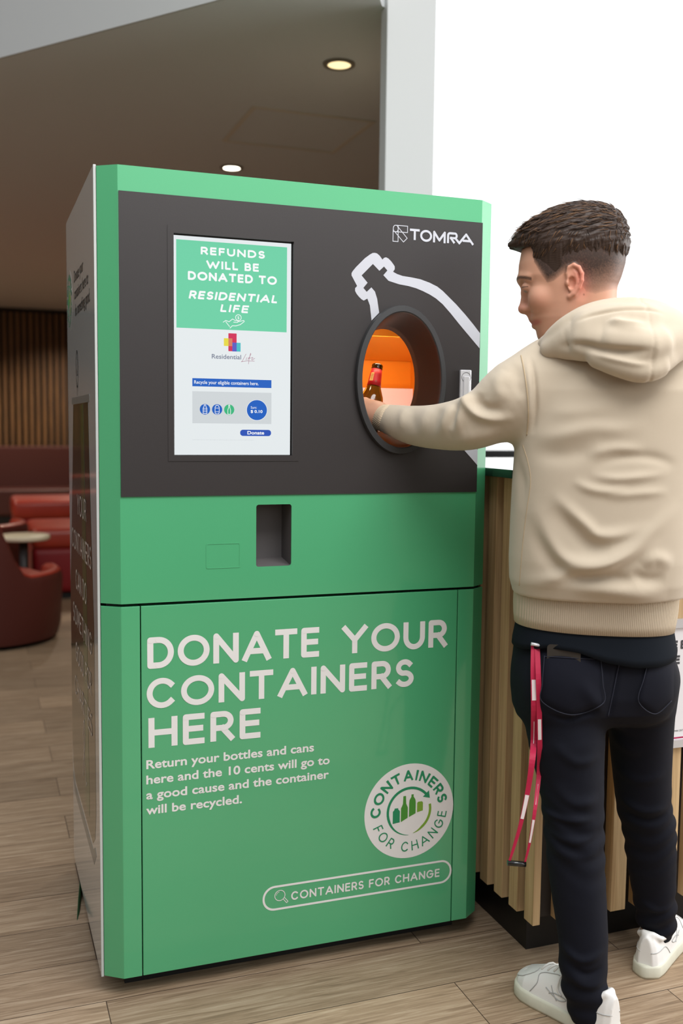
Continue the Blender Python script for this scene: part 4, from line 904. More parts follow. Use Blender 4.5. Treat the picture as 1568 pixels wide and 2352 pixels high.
def head_sdf(P):
    d = stack(P, hz, hc, [0] * len(hz), ha_, hb_, HF, HS, HO, e=2.25) * .85
    d = smin(d, ellipsoid(P, hp(1326, 587), (.090, .0765, .088), np.stack([HF, HS, [0, 0, 1]])), .02)
    for s in (1, -1):
        d = smin(d, ellipsoid(P, hp(1240, 690, .044 * s), (.020, .022, .022), np.stack([HF, HS, [0, 0, 1]])), .022)      # cheekbone
        d = smin(d, chain(P, [hp(1201, 643, .006 * s), hp(1204, 641, .025 * s), hp(1217, 645, .044 * s)], [.0075, .0075, .006]), .012)  # brow
        d = smax(d, -ellipsoid(P, hp(1203, 662, .031 * s), (.011, .015, .0095), np.stack([HF, HS, [0, 0, 1]])), .010)   # socket
        d = smin(d, ellipsoid(P, hp(1214, 662.5, .031 * s), (.0122, .0140, .0118)), .004)                                 # lids
        d = smin(d, ellipsoid(P, hp(1213, 708.5, .0125 * s), (.0105, .0065, .0075), np.stack([HF, HS, [0, 0, 1]])), .005)   # ala
        d = smax(d, -ellipsoid(P, hp(1207, 716, .0075 * s), (.0055, .0035, .0035), np.stack([HF, HS, [0, 0, 1]])), .003)  # nostril
        d = smin(d, chain(P, [hp(1311, 700, .056 * s), hp(1300, 735, .053 * s), hp(1268, 768, .028 * s)], [.012, .014, .012]), .025)  # jaw
    d = smin(d, chain(P, [hp(1207, 652), hp(1208, 672), hp(1209, 690), hp(1205.5, 706)], [.0075, .0078, .0088, .0102], .004), .010)
    d = smin(d, cone(P, hp(1206, 708), hp(1222, 714), .0085, .007), .008)
    d = smin(d, cone(P, hp(1226, 722), hp(1229, 731), .0085, .0075), .010)
    d = smin(d, chain(P, [hp(1243, 738.5, -.022), hp(1234, 736, -.010), hp(1233, 734.5), hp(1234, 736, .010), hp(1243, 738.5, .022)], [.003, .0058, .0062, .0058, .003]), .005)
    d = smin(d, chain(P, [hp(1243, 742, -.020), hp(1234.5, 745, -.010), hp(1232.5, 746), hp(1234.5, 745, .010), hp(1243, 742, .020)], [.003, .006, .0068, .006, .003]), .004)
    d = smax(d, -chain(P, [hp(1246, 740.3, -.024), hp(1232, 740), hp(1222, 740), hp(1232, 740), hp(1246, 740.3, .024)], [.0012] * 5), .0035)
    d = smin(d, ellipsoid(P, hp(1257, 768), (.016, .022, .015), np.stack([HF, HS, [0, 0, 1]])), .016)
    # ears
    for s in (1, -1):
        e = lambda x, y, o=0: hp(x, y, (.077 + o) * s)
        ear = ellipsoid(P, e(1313, 655, .004), (.0155, .0045, .030), np.stack([HF, HS, [0, 0, 1]]))
        ear = smin(ear, chain(P, [e(1302, 655, .004), e(1297.5, 641, .003), e(1301, 629, .005), e(1311, 624, .008), e(1322, 630, .011), e(1328.5, 643, .0125), e(1329, 658, .012), e(1324, 673, .009), e(1314, 686, .005), e(1305, 691, .001)], [.003, .0034, .0038, .004, .0042, .0042, .004, .004, .0046, .005], .002), .004)
        ear = smin(ear, chain(P, [e(1309, 633, .004), e(1317, 643, .007), e(1320, 657, .008), e(1315, 670, .006)], [.0022, .003, .003, .0032]), .003)
        ear = smax(ear, -ellipsoid(P, e(1307.5, 662, .007), (.0080, .0095, .0125), np.stack([HF, HS, [0, 0, 1]])), .003)
        ear = smin(ear, ellipsoid(P, e(1298.5, 662, .004), (.004, .0045, .006)), .003)
        d = smin(d, ear, .006)
    return d
# --- left hand holding the bottle
HW = WRL; BX = lambda h, r, a: b_or + ax * h + r * (math.cos(a) * vdir + math.sin(a) * sdir * sgn)   # around the bottle: angle 0 towards us, + to the right
PALM = BX(.050, .046, -.25); KN = []
FING = []
for i, (h, r0, ln) in enumerate(((.080, .0092, .95), (.062, .0095, 1.0), (.043, .0090, .97), (.025, .0080, .82))):
    a0 = -.62; L_ = 1.9 * ln
    FING.append(([BX(h - .002, .050, a0), BX(h, .047, a0 - .45 * L_), BX(h + .001, .041, a0 - .82 * L_), BX(h + .002, .0385, a0 - 1.15 * L_)], [r0 * 1.12, r0, r0 * .92, r0 * .78]))
THUMB = ([WRL * .45 + PALM * .55 + np.array([0, 0, .020]), BX(.078, .052, .05), BX(.086, .043, -.35), BX(.088, .039, -.75)], [.0150, .0125, .0110, .0090])
def hand_sdf(P):
    d = cone(P, WRL, PALM * .6 + WRL * .4, .0255, .026)
    d = smin(d, cone(P, WRL * .5 + PALM * .5, BX(.052, .050, -.55), .027, .024), .02)
    for i in range(4): d = smin(d, cone(P, WRL * .55 + PALM * .45 + np.array([0, 0, .014 - .009 * i]), FING[i][0][0], .014, FING[i][1][0] * 1.15), .012)
    for pts, rr in FING: d = smin(d, chain(P, pts, rr, .002), .006)
    d = smin(d, chain(P, THUMB[0], THUMB[1], .004), .010)
    return d
rh = lambda k: WRR + np.array([-.008 * k, .030 * k, -.004 * k])
def body_sdf(P):
    d = head_sdf(P)
    d = smin(d, chain(P, [hp(1353, 690), hp(1358, 740), NECK0], [.0555, .057, .062]), .018)
    d = smin(d, hand_sdf(P), .004)
    d = smin(d, chain(P, [SHL, ELL, WRL], [.042, .034, .0245]), .01)
    d = smin(d, chain(P, [SHR, ELR, WRR], [.042, .034, .026]), .01)
    hr = ellipsoid(P, rh(1.5), (.040, .046, .017)); 
    for i in range(4): hr = smin(hr, chain(P, [rh(2.2) + np.array([-.028 + .019 * i, 0, .002]), rh(3.6) + np.array([-.030 + .020 * i, 0, .006]), rh(4.9 - abs(i - 1.5) * .3) + np.array([-.030 + .019 * i, 0, -.002])], [.0095, .0085, .0075]), .006)
    hr = smin(hr, chain(P, [rh(.8) + np.array([-.03, 0, 0]), rh(1.8) + np.array([-.055, .0, 0]), rh(2.8) + np.array([-.060, .0, 0])], [.012, .010, .009]), .01)
    d = smin(d, hr, .01)
    d = smin(d, chain(P, [NECK0, SHL], [.055, .045]), .03); d = smin(d, chain(P, [NECK0, SHR], [.055, .045]), .03)
    d = smin(d, chain(P, [at(1400, 950, 2.21), at(1390, 1200, 2.205), at(1378, 1500, 2.21)], [.09, .09, .095]), .05)
    d = smin(d, chain(P, LL, [r * .75 for r in LLr]), .02); d = smin(d, chain(P, LR, [r * .75 for r in LRr]), .02)
    d = smin(d, chain(P, [LL[-1], FL_ANK], [.028, .028]), .01); d = smin(d, chain(P, [LR[-1], FR_ANK], [.030, .032]), .01)
    return d
FLd = np.array([-.3107, .9505, 0]); FLh = np.array([1.013, -.507, 0]); FR_d = np.array([.80, .60, 0]); FRh = np.array([1.232, -.318, 0])
FL_ANK = LL[-1] * .55 + (FLh + FLd * .075) * .45; FL_ANK[2] = .085; FR_ANK = FRh + FR_d * .07 + np.array([0, 0, .085])
# --- body mesh (finer where skin shows)
XS = axis_steps(.60, 1.60, .0085, [(.63, .86, .0028), (HO[0] - .135, HO[0] + .125, .0021)])
YS = axis_steps(-.66, .30, .0085, [(HO[1] - .14, HO[1] + .14, .0021), (.0, .22, .0028)])
ZS_ = axis_steps(.03, 1.84, .010, [(1.27, 1.44, .0028), (1.50, 1.825, .0021)])
V, Q = surface_net(body_sdf, XS, YS, ZS_)
V = relax(V, Q, 2)
def headcoord(V):
    q = V - HO; return 1307 - (q @ HF) / HK, 665 - q[:, 2] / HK, q @ HS
hx, hy, hs = headcoord(V)
tone = np.tile(np.array(lin((190, 142, 117))), (len(V), 1))
def blend(mask, rgb):
    global tone
    tone = tone * (1 - mask[:, None]) + np.array(lin(rgb)) * mask[:, None]
near = np.abs(hs) < .12
def blob(x, y, rx, ry): return np.exp(-((hx - x) / rx) ** 2 - ((hy - y) / ry) ** 2) * near
blend(.45 * blob(1332, 650, 16, 40), (216, 110, 96)); blend(.35 * blob(1318, 655, 22, 40), (222, 130, 112)); blend(.25 * blob(1240, 700, 26, 24), (196, 128, 108)); blend(.3 * blob(1200, 705, 14, 14), (200, 120, 104))
lip = np.clip(1 - np.abs(hy - 741) / 8, 0, 1) * np.clip((1250 - hx) / 14, 0, 1) * near * (hx > 1215); blend(.75 * np.clip(lip * 1.6, 0, 1), (172, 92, 84))
# clipped hair: stubble getting denser upwards, edge of the fade
edge = np.interp(hx, [1190, 1222, 1226, 1240, 1256, 1270, 1290, 1300, 1325, 1340, 1360, 1385, 1415, 1440], [560, 575, 612, 636, 660, 656, 640, 645, 660, 680, 684, 676, 668, 655])
fade = np.interp(hx, [1220, 1290, 1330, 1360, 1400, 1440], [14, 24, 56, 66, 72, 76])
st = np.clip((edge - hy) / fade, 0, 1) * near * (hx > 1219); eare = (hx > 1293) & (hx < 1334) & (hy > 616) & (np.abs(hs) > .0835); st[eare] = 0
rnd = np.random.default_rng(3).random(len(V)); blend(np.clip(st ** .42 * (.9 + .18 * rnd), 0, .97), (44, 33, 28))
brow = np.clip(1 - np.abs(hy - (641 + np.clip(hx - 1197, 0, 30) * .28)) / 4.5, 0, 1) * (hx < 1222) * near; blend(np.clip(brow * 1.5, 0, .85), (70, 48, 40))
lash = np.clip(1 - np.abs(hy - 663.5) / 2.0, 0, 1) * (hx < 1216) * (hx > 1199) * (np.abs(hs) > .016) * near; blend(np.clip(lash * 1.4, 0, .85), (60, 40, 36))
blend(np.exp(-((hx - 1335) / 1.6) ** 2 - ((hy - 686) / 1.6) ** 2) * near, (96, 60, 44))
body = np_mesh('body', V, Q, SKIN, man, tone)

# --- hair
HR = [(474.5, 1322, 1350, .012), (480, 1290, 1378, .040), (488, 1262, 1398, .056), (500, 1236, 1414, .068), (515, 1212, 1424, .077), (532, 1195, 1431, .083), (550, 1186, 1435, .0865), (570, 1184, 1437, .0880), (590, 1190, 1437, .0885), (615, 1196, 1432, .0870), (640, 1200, 1425, .084), (665, 1206, 1415, .080)]
rz = [(665 - r[0]) * HK for r in HR]; rc_ = [((1307 - r[1]) + (1307 - r[2])) / 2 * HK for r in HR]; ra = [(r[2] - r[1]) / 2 * HK for r in HR]; rb = [r[3] for r in HR]
def hair_sdf(P):
    d = stack(P, rz, rc_, [0] * len(rz), ra, rb, HF, HS, HO, e=2.2) * .9
    fr = chain(P, [hp(1226, 540, .035), hp(1198, 554, .026), hp(1173, 567, .018)], [.022, .0155, .006]); fr = smin(fr, chain(P, [hp(1226, 540, -.02), hp(1198, 556, -.015), hp(1176, 565, -.008)], [.022, .0155, .007]), .02)
    d = smin(d, fr, .012)
    x, y, s = headcoord(P)
    wave = .0016 * np.sin(y * .42 + x * .10 + 1.5 * np.sin(x * .06)) * np.sin(x * .09 + s * 70) + .0009 * np.sin(y * .9 + x * .21 + s * 50)
    d = d + wave * np.clip((590 - y) / 50, 0, 1)
    # thins out at the clipped sides, cut at the hairline
    low = np.interp(x, [1160, 1196, 1219, 1224, 1227, 1240, 1255, 1270, 1284, 1300, 1330, 1360, 1400, 1440], [574, 577, 577, 585, 622, 640, 652, 648, 624, 610, 612, 622, 620, 618])
    cut = (y - low) * HK * .7
    thin = np.clip((y - 572 - 5 * np.sin(x * .31 + 2 * np.sin(x * .13)) - 3 * np.sin(x * .83)) / 42, 0, 1) * np.where(x > 1285, .0105, .0045)
    d = d + thin
    return smax(d, cut, .004)
c = HO
V, Q = surface_net(hair_sdf, rng(c[0] - .15, c[0] + .15, .0024), rng(c[1] - .15, c[1] + .15, .0024), rng(c[2] + .0, c[2] + .20, .0024))
V = relax(V, Q, 1)
hx, hy, hs = headcoord(V); rg = np.random.default_rng(5)
strk = .5 + .5 * np.sin(hy * 1.3 + hx * .25 + 2 * np.sin(hx * .07 + hs * 40)); tone = np.array(lin((52, 38, 30)))[None] * (.75 + .5 * strk[:, None])
hair = np_mesh('hair', V, Q, HAIR, man, tone)
# loose locks lying over the cap, swept from the crown forwards and down at the back
dg = bpy.context.evaluated_depsgraph_get(); bv = BVHTree.FromObject(hair, dg)
R_ = random.Random(11); vs = []; fs = []; cols = []
crown = hp(1398, 512, 0)
def surf(p, off):
    co, n, i_, d_ = bv.find_nearest(Vector(p)); return np.array(co) + np.array(n) * off
for k in range(2100):
    x = R_.uniform(1188, 1432); y = R_.uniform(476, 612); s = R_.uniform(-.085, .086)
    p = surf(hp(x, y, s), 0); x, y, s = [float(v[0]) for v in headcoord(p[None])]
    if y > 597 or (x < 1205 and y > 575): continue
    top = y < 548 and x < 1400
    if top: dirv = HF * 1.0 + HS * (s * 3.0 + R_.uniform(-.35, .35)) + np.array([0, 0, R_.uniform(-.30, .12)])
    else: dirv = np.array([0, 0, -1.0]) + HF * (.55 if x < 1330 else -.15 + R_.uniform(-.3, .3))
    ln = R_.uniform(.020, .048) if top else R_.uniform(.010, .024); n = 5; q = p.copy(); path = []; lift = R_.uniform(.0005, .0035) if top else R_.uniform(.0003, .0016); kick = R_.random() < .06
    for i in range(n):
        path.append(surf(q, lift * (.3 + i / n * (2.6 if kick else 1.0)))); q = path[-1] + dirv / np.linalg.norm(dirv) * ln / n; dirv = dirv + np.array([R_.uniform(-.2, .2), R_.uniform(-.2, .2), R_.uniform(-.2, .2)])
    if top and x < 1215: path.append(path[-1] + HF * .006 + np.array([0, 0, R_.uniform(-.010, .006)]))
    w = R_.uniform(.0005, .0012); tn = np.array(lin(R_.choice([(46, 33, 26), (62, 45, 34), (84, 60, 42), (110, 80, 54), (54, 40, 32)])))
    b0_ = len(vs); fr_ = frames(path)
    for i, (pp, t_, n_, b_) in enumerate(fr_):
        r = w * (1 - (i / (len(fr_) - 1)) ** 2 * .85)
        for j in range(3): vs.append(np.array(pp + n_ * r * math.cos(j * 2.094) + b_ * r * math.sin(j * 2.094))); cols.append(tn)
    for i in range(len(fr_) - 1):
        for j in range(3): fs.append((b0_ + i * 3 + j, b0_ + i * 3 + (j + 1) % 3, b0_ + i * 3 + 3 + (j + 1) % 3, b0_ + i * 3 + 3 + j))
lk_ = np_mesh('hair_locks', np.array(vs), np.array(fs), HAIR, hair, np.array(cols))
# eyes
for s in (1, -1):
    bm = bmesh.new(); bmesh.ops.create_uvsphere(bm, u_segments=20, v_segments=12, radius=.0108); bmesh.ops.translate(bm, verts=bm.verts, vec=Vector(hp(1214.5, 665.2, .031 * s)))
    bm_obj('eye', bm, mat('eye_white', (150, 132, 120), .25), man, True)

# --- hoodie
ZH = lambda py, D=2.19: at(1400, py, D)[2]
TR = [(1362, 1183, 1572, .128), (1330, 1174, 1580, .140), (1280, 1172, 1586, .146), (1200, 1173, 1590, .147), (1120, 1175, 1594, .146), (1050, 1178, 1600, .145), (1000, 1180, 1606, .144), (950, 1186, 1616, .142), (900, 1196, 1628, .138), (860, 1206, 1636, .128), (830, 1222, 1640, .110), (805, 1252, 1625, .086), (785, 1290, 1590, .066), (765, 1320, 1540, .05)]
tz = [ZH(r[0]) for r in TR]; DT = 2.20
tc_ = [((r[1] + r[2]) / 2 - 784) * DT / FPX + CAM @ RT for r in TR]; ta = [(r[2] - r[1]) / 2 * DT / FPX for r in TR]; tb_ = [r[3] for r in TR]
ty = [CAM @ FW + 2.186 + .02 * np.clip((900 - r[0]) / 200, 0, 1) for r in TR]
SL = spl([SHL + np.array([.02, 0, .0]), at(1190, 905, 2.185), at(1130, 948, 2.20), at(1075, 972, 2.225), at(1010, 980, 2.29), at(950, 977, 2.36), at(893, 963, 2.425)], 5)
SLr = np.interp(np.linspace(0, 1, len(SL)), [0, .17, .34, .5, .67, .84, 1], [.082, .078, .066, .060, .052, .046, .035])
SRp = spl([SHR, ELR, WRR], 6); SRr = np.interp(np.linspace(0, 1, len(SRp)), [0, .5, 1], [.082, .062, .044])
def hoodie_sdf(P):
    d = stack(P, tz, tc_, ty, ta, tb_, e=2.25) * .9
    d = smin(d, chain(P, [at(1262, 843, 2.20), at(1600, 843, 2.29)], [.050, .055]), .05)
    a = chain(P, SL, SLr)
    d = smin(d, a, .035); d = smin(d, chain(P, SRp, SRr), .03)
    neck = chain(P, [hp(1353, 690), hp(1358, 740), NECK0 + np.array([0, 0, -.03])], [.066, .066, .066]); d = smax(d, -neck, .01)
    cuff = np.dot(P - at(884, 961, 2.430), (WRL - ELL) / np.linalg.norm(WRL - ELL)); d = smax(d, np.where(np.linalg.norm(P - WRL, axis=1) < .2, cuff, -1.0), .004)
    return d
V, Q = surface_net(hoodie_sdf, rng(.60, 1.80, .0042), rng(-.62, .16, .0042), rng(.90, 1.56, .0042)); V = relax(V, Q, 3)
G = lambda pts, D=2.06: [(at(x, y, D) @ RT, at(x, y, D)[2]) for x, y in spl(pts, 5)]
FOLDS = [
 (G([(1232, 1130), (1250, 1210), (1285, 1275), (1330, 1293), (1390, 1285), (1450, 1250), (1520, 1190), (1560, 1150)]), .013, .011), (G([(1228, 1180), (1248, 1250), (1290, 1310), (1345, 1320), (1400, 1305)]), .014, -.008),
 (G([(1265, 1125), (1300, 1165), (1340, 1205), (1370, 1228), (1430, 1222), (1490, 1200)]), .011, .009), (G([(1270, 1160), (1310, 1210), (1350, 1250), (1400, 1255)]), .016, -.007),
 (G([(1200, 1345), (1260, 1335), (1310, 1312), (1370, 1300), (1440, 1270), (1520, 1235)]), .012, .009), (G([(1300, 1345), (1380, 1350), (1460, 1362), (1540, 1368)]), .016, .009), (G([(1310, 1330), (1390, 1325), (1460, 1335)]), .010, -.006),
 (G([(1310, 1100), (1345, 1120), (1390, 1128), (1440, 1120)]), .008, .005), (G([(1345, 1090), (1400, 1098), (1460, 1095), (1540, 1085)]), .008, .005), (G([(1350, 1075), (1420, 1050), (1500, 1052), (1560, 1075)]), .009, -.004), (G([(1340, 1050), (1400, 1030), (1480, 1035)]), .009, .004),
 (G([(1380, 1140), (1450, 1133), (1540, 1128)]), .008, .004), (G([(1230, 1010), (1290, 1000), (1350, 985), (1420, 985), (1490, 970)]), .014, .006), (G([(1225, 1040), (1300, 1045), (1370, 1025)]), .016, -.005), (G([(1260, 950), (1340, 945), (1420, 930)]), .014, .003),
 (G([(1190, 1015), (1202, 1060), (1212, 1110), (1210, 1180)]), .006, -.006), (G([(1180, 1030), (1192, 1090), (1193, 1180), (1186, 1280)]), .007, .004), (G([(1470, 1300), (1500, 1280), (1550, 1300)]), .012, .006), (G([(1440, 1310), (1480, 1330), (1530, 1325)]), .010, -.005)]
V = cloth_folds(V, Q, FOLDS, 2.06, -FW)
G2 = lambda pts, D=2.15: [(at(x, y, D) @ RT, at(x, y, D)[2]) for x, y in spl(pts, 5)]
SF = [(G2([(1098, 884), (1082, 905), (1078, 930), (1096, 952), (1140, 962), (1190, 958)]), .008, .011), (G2([(1108, 900), (1100, 925), (1120, 940), (1165, 944)]), .009, -.008), (G2([(1078, 902), (1066, 930), (1056, 965), (1052, 1005)]), .009, .009), (G2([(1062, 915), (1048, 950), (1040, 990)]), .007, -.007), (G2([(1040, 925), (1026, 955), (1006, 1010)], 2.2), .009, .006),
      (G2([(1012, 935), (1003, 960), (1002, 1010)], 2.24), .009, -.002), (G2([(992, 930), (976, 955), (968, 1005)], 2.27), .009, .004), (G2([(955, 928), (946, 955), (950, 1000)], 2.31), .008, -.002), (G2([(935, 928), (922, 955), (920, 995)], 2.35), .007, .003),
      (G2([(1214, 815), (1218, 880), (1219, 940), (1214, 1000)]), .004, -.006), (G2([(1204, 812), (1207, 880), (1209, 940), (1203, 995)]), .005, .004), (G2([(1150, 985), (1100, 1002), (1040, 1012)]), .014, .006), (G2([(1160, 850), (1140, 890), (1150, 930)]), .012, .006), (G2([(1185, 835), (1180, 880), (1190, 920)]), .010, -.004)]
V = cloth_folds(V, Q, SF, 2.15, -FW)
hood_e = np_mesh('hoodie', V, Q, FLEECE, man)
# hem band
HB = [(1350, 1192, 1561, .123), (1362, 1188, 1563, .126), (1390, 1187, 1562, .124), (1415, 1188, 1559, .121), (1436, 1190, 1556, .118)]
def band(rows, D0, th, name, M, parent, seg=96, tilt=0.0, e=2.3, wob=0.0, low=None):
    bm = bmesh.new(); rings = []
    full = [(0, r) for r in rows] + [(th, r) for r in rows[::-1]]
    for off, (py, l, r, b) in full:
        z = at(1400, py, D0)[2]; cxx = ((l + r) / 2 - 784) * D0 / FPX + CAM @ RT; a = (r - l) / 2 * D0 / FPX - off; bb = b - off; ring_ = []
        for k in range(seg):
            t = 2 * PI * k / seg; c, s = math.cos(t), math.sin(t); X = a * abs(c) ** (2 / e) * (1 if c > 0 else -1); Y = bb * abs(s) ** (2 / e) * (1 if s > 0 else -1)
            p = RT * (cxx + X) + FW * (CAM @ FW + D0 + Y); p[2] = z + tilt * X + wob * math.sin(3 * t + .6) + (low(X) * ((rows[0][0] - py) / (rows[0][0] - rows[-1][0])) if low else 0); ring_.append(bm.verts.new(p))
        rings.append(ring_)
    m_ = len(rings)
    for i in range(m_):
        for k in range(seg): bm.faces.new((rings[i][k], rings[i][(k + 1) % seg], rings[(i + 1) % m_][(k + 1) % seg], rings[(i + 1) % m_][k])).smooth = True
    return bm_obj(name, bm, M, parent)
RIB = ribbed('rib_knit', (188, 173, 152), 1500, tuple(RT)); RIB2 = ribbed('rib_knit_cuff', (206, 186, 160), 1700, (0, .35, .93))
band(HB, 2.20, .006, 'hem_band', RIB, hood_e, tilt=-.035)
# cuff
cd = (WRL - ELL) / np.linalg.norm(WRL - ELL); c0 = at(893, 962, 2.420); bm = bmesh.new()
add_tube(bm, [c0 - cd * .012, c0, c0 + cd * .018, c0 + cd * .040, c0 + cd * .052], [.033, .0345, .0335, .0320, .0305], 40); bm_obj('cuff', bm, RIB2, hood_e)
# hood lying on the back
W = lambda x, y, D: at(x, y, D)
def hood_sdf(P):
    rim_ = chain(P, spl([W(1254, 792, 2.16), W(1275, 765, 2.125), W(1310, 737, 2.10), W(1360, 713, 2.095), W(1415, 702, 2.10), W(1475, 702, 2.11), W(1525, 716, 2.14), W(1560, 745, 2.19)], 4), [.012] + [.0165] * 27 + [.014])
    m1 = chain(P, spl([W(1262, 800, 2.13), W(1320, 765, 2.085), W(1390, 745, 2.06), W(1460, 742, 2.055), W(1530, 750, 2.10)], 4), [.020] * 6 + [.034] * 8 + [.030] * 3)
    m2 = chain(P, spl([W(1272, 802, 2.12), W(1340, 785, 2.06), W(1410, 787, 2.03), W(1485, 795, 2.02), W(1550, 778, 2.07)], 4), [.014] * 4 + [.028] * 4 + [.036] * 6 + [.030] * 3)
    m3 = chain(P, spl([W(1300, 806, 2.10), W(1360, 815, 2.05), W(1420, 838, 2.02), W(1475, 852, 2.015), W(1520, 836, 2.03), W(1558, 800, 2.07)], 4), [.012] * 5 + [.024] * 11 + [.020] * 5)
    core = ellipsoid(P, W(1440, 775, 2.115), (.135, .075, .070), np.stack([RT, FW, [0, 0, 1]]))
    fr = chain(P, spl([W(1256, 795, 2.17), W(1262, 800, 2.26), W(1320, 800, 2.34), W(1420, 790, 2.36), W(1530, 770, 2.32), W(1560, 750, 2.22)], 4), [.018] * 21)
    d = smin(m1, m2, .022); d = smin(d, m3, .018); d = smin(d, core, .04); d = smin(d, rim_, .014); d = smin(d, fr, .02)
    x = P @ RT; seam_x = at(1490, 790, 2.02) @ RT
    d = d + .0018 * np.exp(-((x - seam_x) / .003) ** 2) 
    neck = chain(P, [hp(1352, 680), hp(1356, 740), NECK0], [.0575, .0575, .0575]); return smax(d, -neck, .006)
hc_ = W(1420, 775, 2.16)
V, Q = surface_net(hood_sdf, rng(hc_[0] - .24, hc_[0] + .24, .0032), rng(hc_[1] - .24, hc_[1] + .32, .0032), rng(1.38, 1.63, .0032)); V = relax(V, Q, 3)
HFD = [(G2([(1290, 790), (1330, 792), (1390, 808), (1440, 812), (1500, 808)], 2.03), .007, -.010), (G2([(1395, 732), (1405, 745), (1440, 752), (1490, 752)], 2.05), .008, .009), (G2([(1310, 745), (1350, 728), (1410, 716), (1470, 716), (1520, 728)], 2.08), .003, -.006), (G2([(1340, 800), (1400, 825), (1450, 838), (1490, 838)], 2.02), .005, .004)]
V = cloth_folds(V, Q, HFD, 2.05, -FW)
np_mesh('hood', V, Q, FLEECE, hood_e)
# T-shirt showing below the hem
TS = [(1420, 1191, 1553, .113), (1445, 1193, 1556, .114), (1470, 1190, 1560, .116), (1490, 1187, 1564, .119), (1508, 1186, 1563, .121)]
band(TS, 2.20, .004, 'shirt_hem', TEE, man, tilt=-.03, wob=.002, low=lambda X: float(np.interp(X, [-.18, -.12, -.06, 0, .06, .12, .18], [.022, .036, .030, .012, .004, .006, .016])))

# --- jeans
PV = [(1425, 1196, 1552, .104), (1480, 1192, 1554, .108), (1530, 1188, 1556, .114), (1580, 1188, 1554, .116), (1618, 1192, 1549, .108), (1642, 1205, 1540, .082), (1658, 1250, 1500, .048), (1668, 1330, 1440, .022)]
pz = [ZH(r[0], 2.2) for r in PV]; pc_ = [((r[1] + r[2]) / 2 - 784) * 2.2 / FPX + CAM @ RT for r in PV]; pa = [(r[2] - r[1]) / 2 * 2.2 / FPX for r in PV]; pb = [r[3] for r in PV]
def ring_wave(P, c, r): return 0
def jeans_sdf(P):
    d = stack(P, pz, pc_, [CAM @ FW + 2.205] * len(pz), pa, pb, e=2.3) * .9
    l = chain(P, LL, LLr); r = chain(P, LR, LRr)
    d = smin(d, l, .03); d = smin(d, r, .03)
    d = smin(d, ellipsoid(P, at(1295, 1575, 2.135), (.082, .055, .085), np.stack([RT, FW, [0, 0, 1]])), .03); d = smin(d, ellipsoid(P, at(1468, 1572, 2.165), (.078, .055, .085), np.stack([RT, FW, [0, 0, 1]])), .03)
    d = smin(d, smin(l, r, .006), .004)
    z = P[:, 2]; lat = P @ RT; left = lat < (LL[2] @ RT + LR[2] @ RT) / 2
    # bunching behind the knees and at the ankles
    zk = np.where(left, z + .25 * (lat - LL[5] @ RT), z - .3 * (lat - LR[5] @ RT))
    kz = np.where(left, LL[5][2], LR[5][2]) - .01; az = np.where(left, LL[-1][2] + .05, LR[-1][2] + .035)
    d = d - .0024 * np.sin((zk - kz) * 130 + 2.2 * np.sin(lat * 31)) * np.exp(-((zk - kz) / .075) ** 2) - .0040 * np.sin((zk - az) * 110 + .8 + 1.5 * np.sin(lat * 27)) * np.exp(-((zk - az) / .06) ** 2)
    cutL = np.where(left, LL[-1][2] - .018 - z, LR[-1][2] - .012 - z); d = smax(d, cutL, .006)
    return np.maximum(d, z - ZH(1432, 2.2))
V, Q = surface_net(jeans_sdf, rng(.84, 1.50, .0045), rng(-.66, -.10, .0045), rng(.02, .92, .0045)); V = relax(V, Q, 3)
JF = [(G([(1250, 1640), (1300, 1655), (1350, 1640), (1392, 1622)], 2.08), .005, -.006), (G([(1330, 1560), (1365, 1610), (1392, 1650)], 2.08), .010, .006), (G([(1260, 1700), (1310, 1745), (1350, 1750), (1385, 1735)], 2.08), .010, .005), (G([(1265, 1800), (1310, 1845), (1350, 1850), (1384, 1840)], 2.07), .010, .005),
      (G([(1245, 1885), (1300, 1892), (1380, 1890)], 2.06), .006, .006), (G([(1255, 1925), (1320, 1940), (1385, 1925)], 2.06), .007, .005), (G([(1260, 1960), (1330, 1975), (1385, 1965)], 2.06), .009, .004), (G([(1425, 1840), (1480, 1868), (1545, 1860)], 2.22), .008, .005), (G([(1430, 1875), (1490, 1895), (1548, 1880)], 2.22), .007, -.005), (G([(1415, 1770), (1470, 1800), (1540, 1780)], 2.2), .010, .004),
      (G([(1405, 1690), (1440, 1720), (1480, 1745)], 2.18), .012, .005), (G([(1290, 2190), (1340, 2215), (1398, 2195)], 2.03), .007, .006), (G([(1310, 2250), (1350, 2270), (1398, 2262)], 2.03), .008, .006), (G([(1300, 2225), (1350, 2245), (1395, 2230)], 2.03), .006, -.005), (G([(1425, 1485), (1415, 1540), (1400, 1620), (1393, 1655)], 2.1), .004, -.004), (G([(1470, 2070), (1510, 2090), (1550, 2075)], 2.3), .007, .005)]
V = cloth_folds(V, Q, JF, 2.1, -FW)
jeans = np_mesh('jeans', V, Q, NAVY, man)
dg = bpy.context.evaluated_depsgraph_get(); jb = BVHTree.FromObject(jeans, dg)
def onto(bvh, px, py, off, D=2.3):
    """cloth point met when looking level-forward at this place, lifted by off"""
    p = at(px, py, 2.0); d = Vector((at(px, py, D) - CAM)).normalized(); h = bvh.ray_cast(Vector(CAM), d)
    return np.array(h[0] if h[0] is not None else Vector(at(px, py, D))) - np.array(d) * off
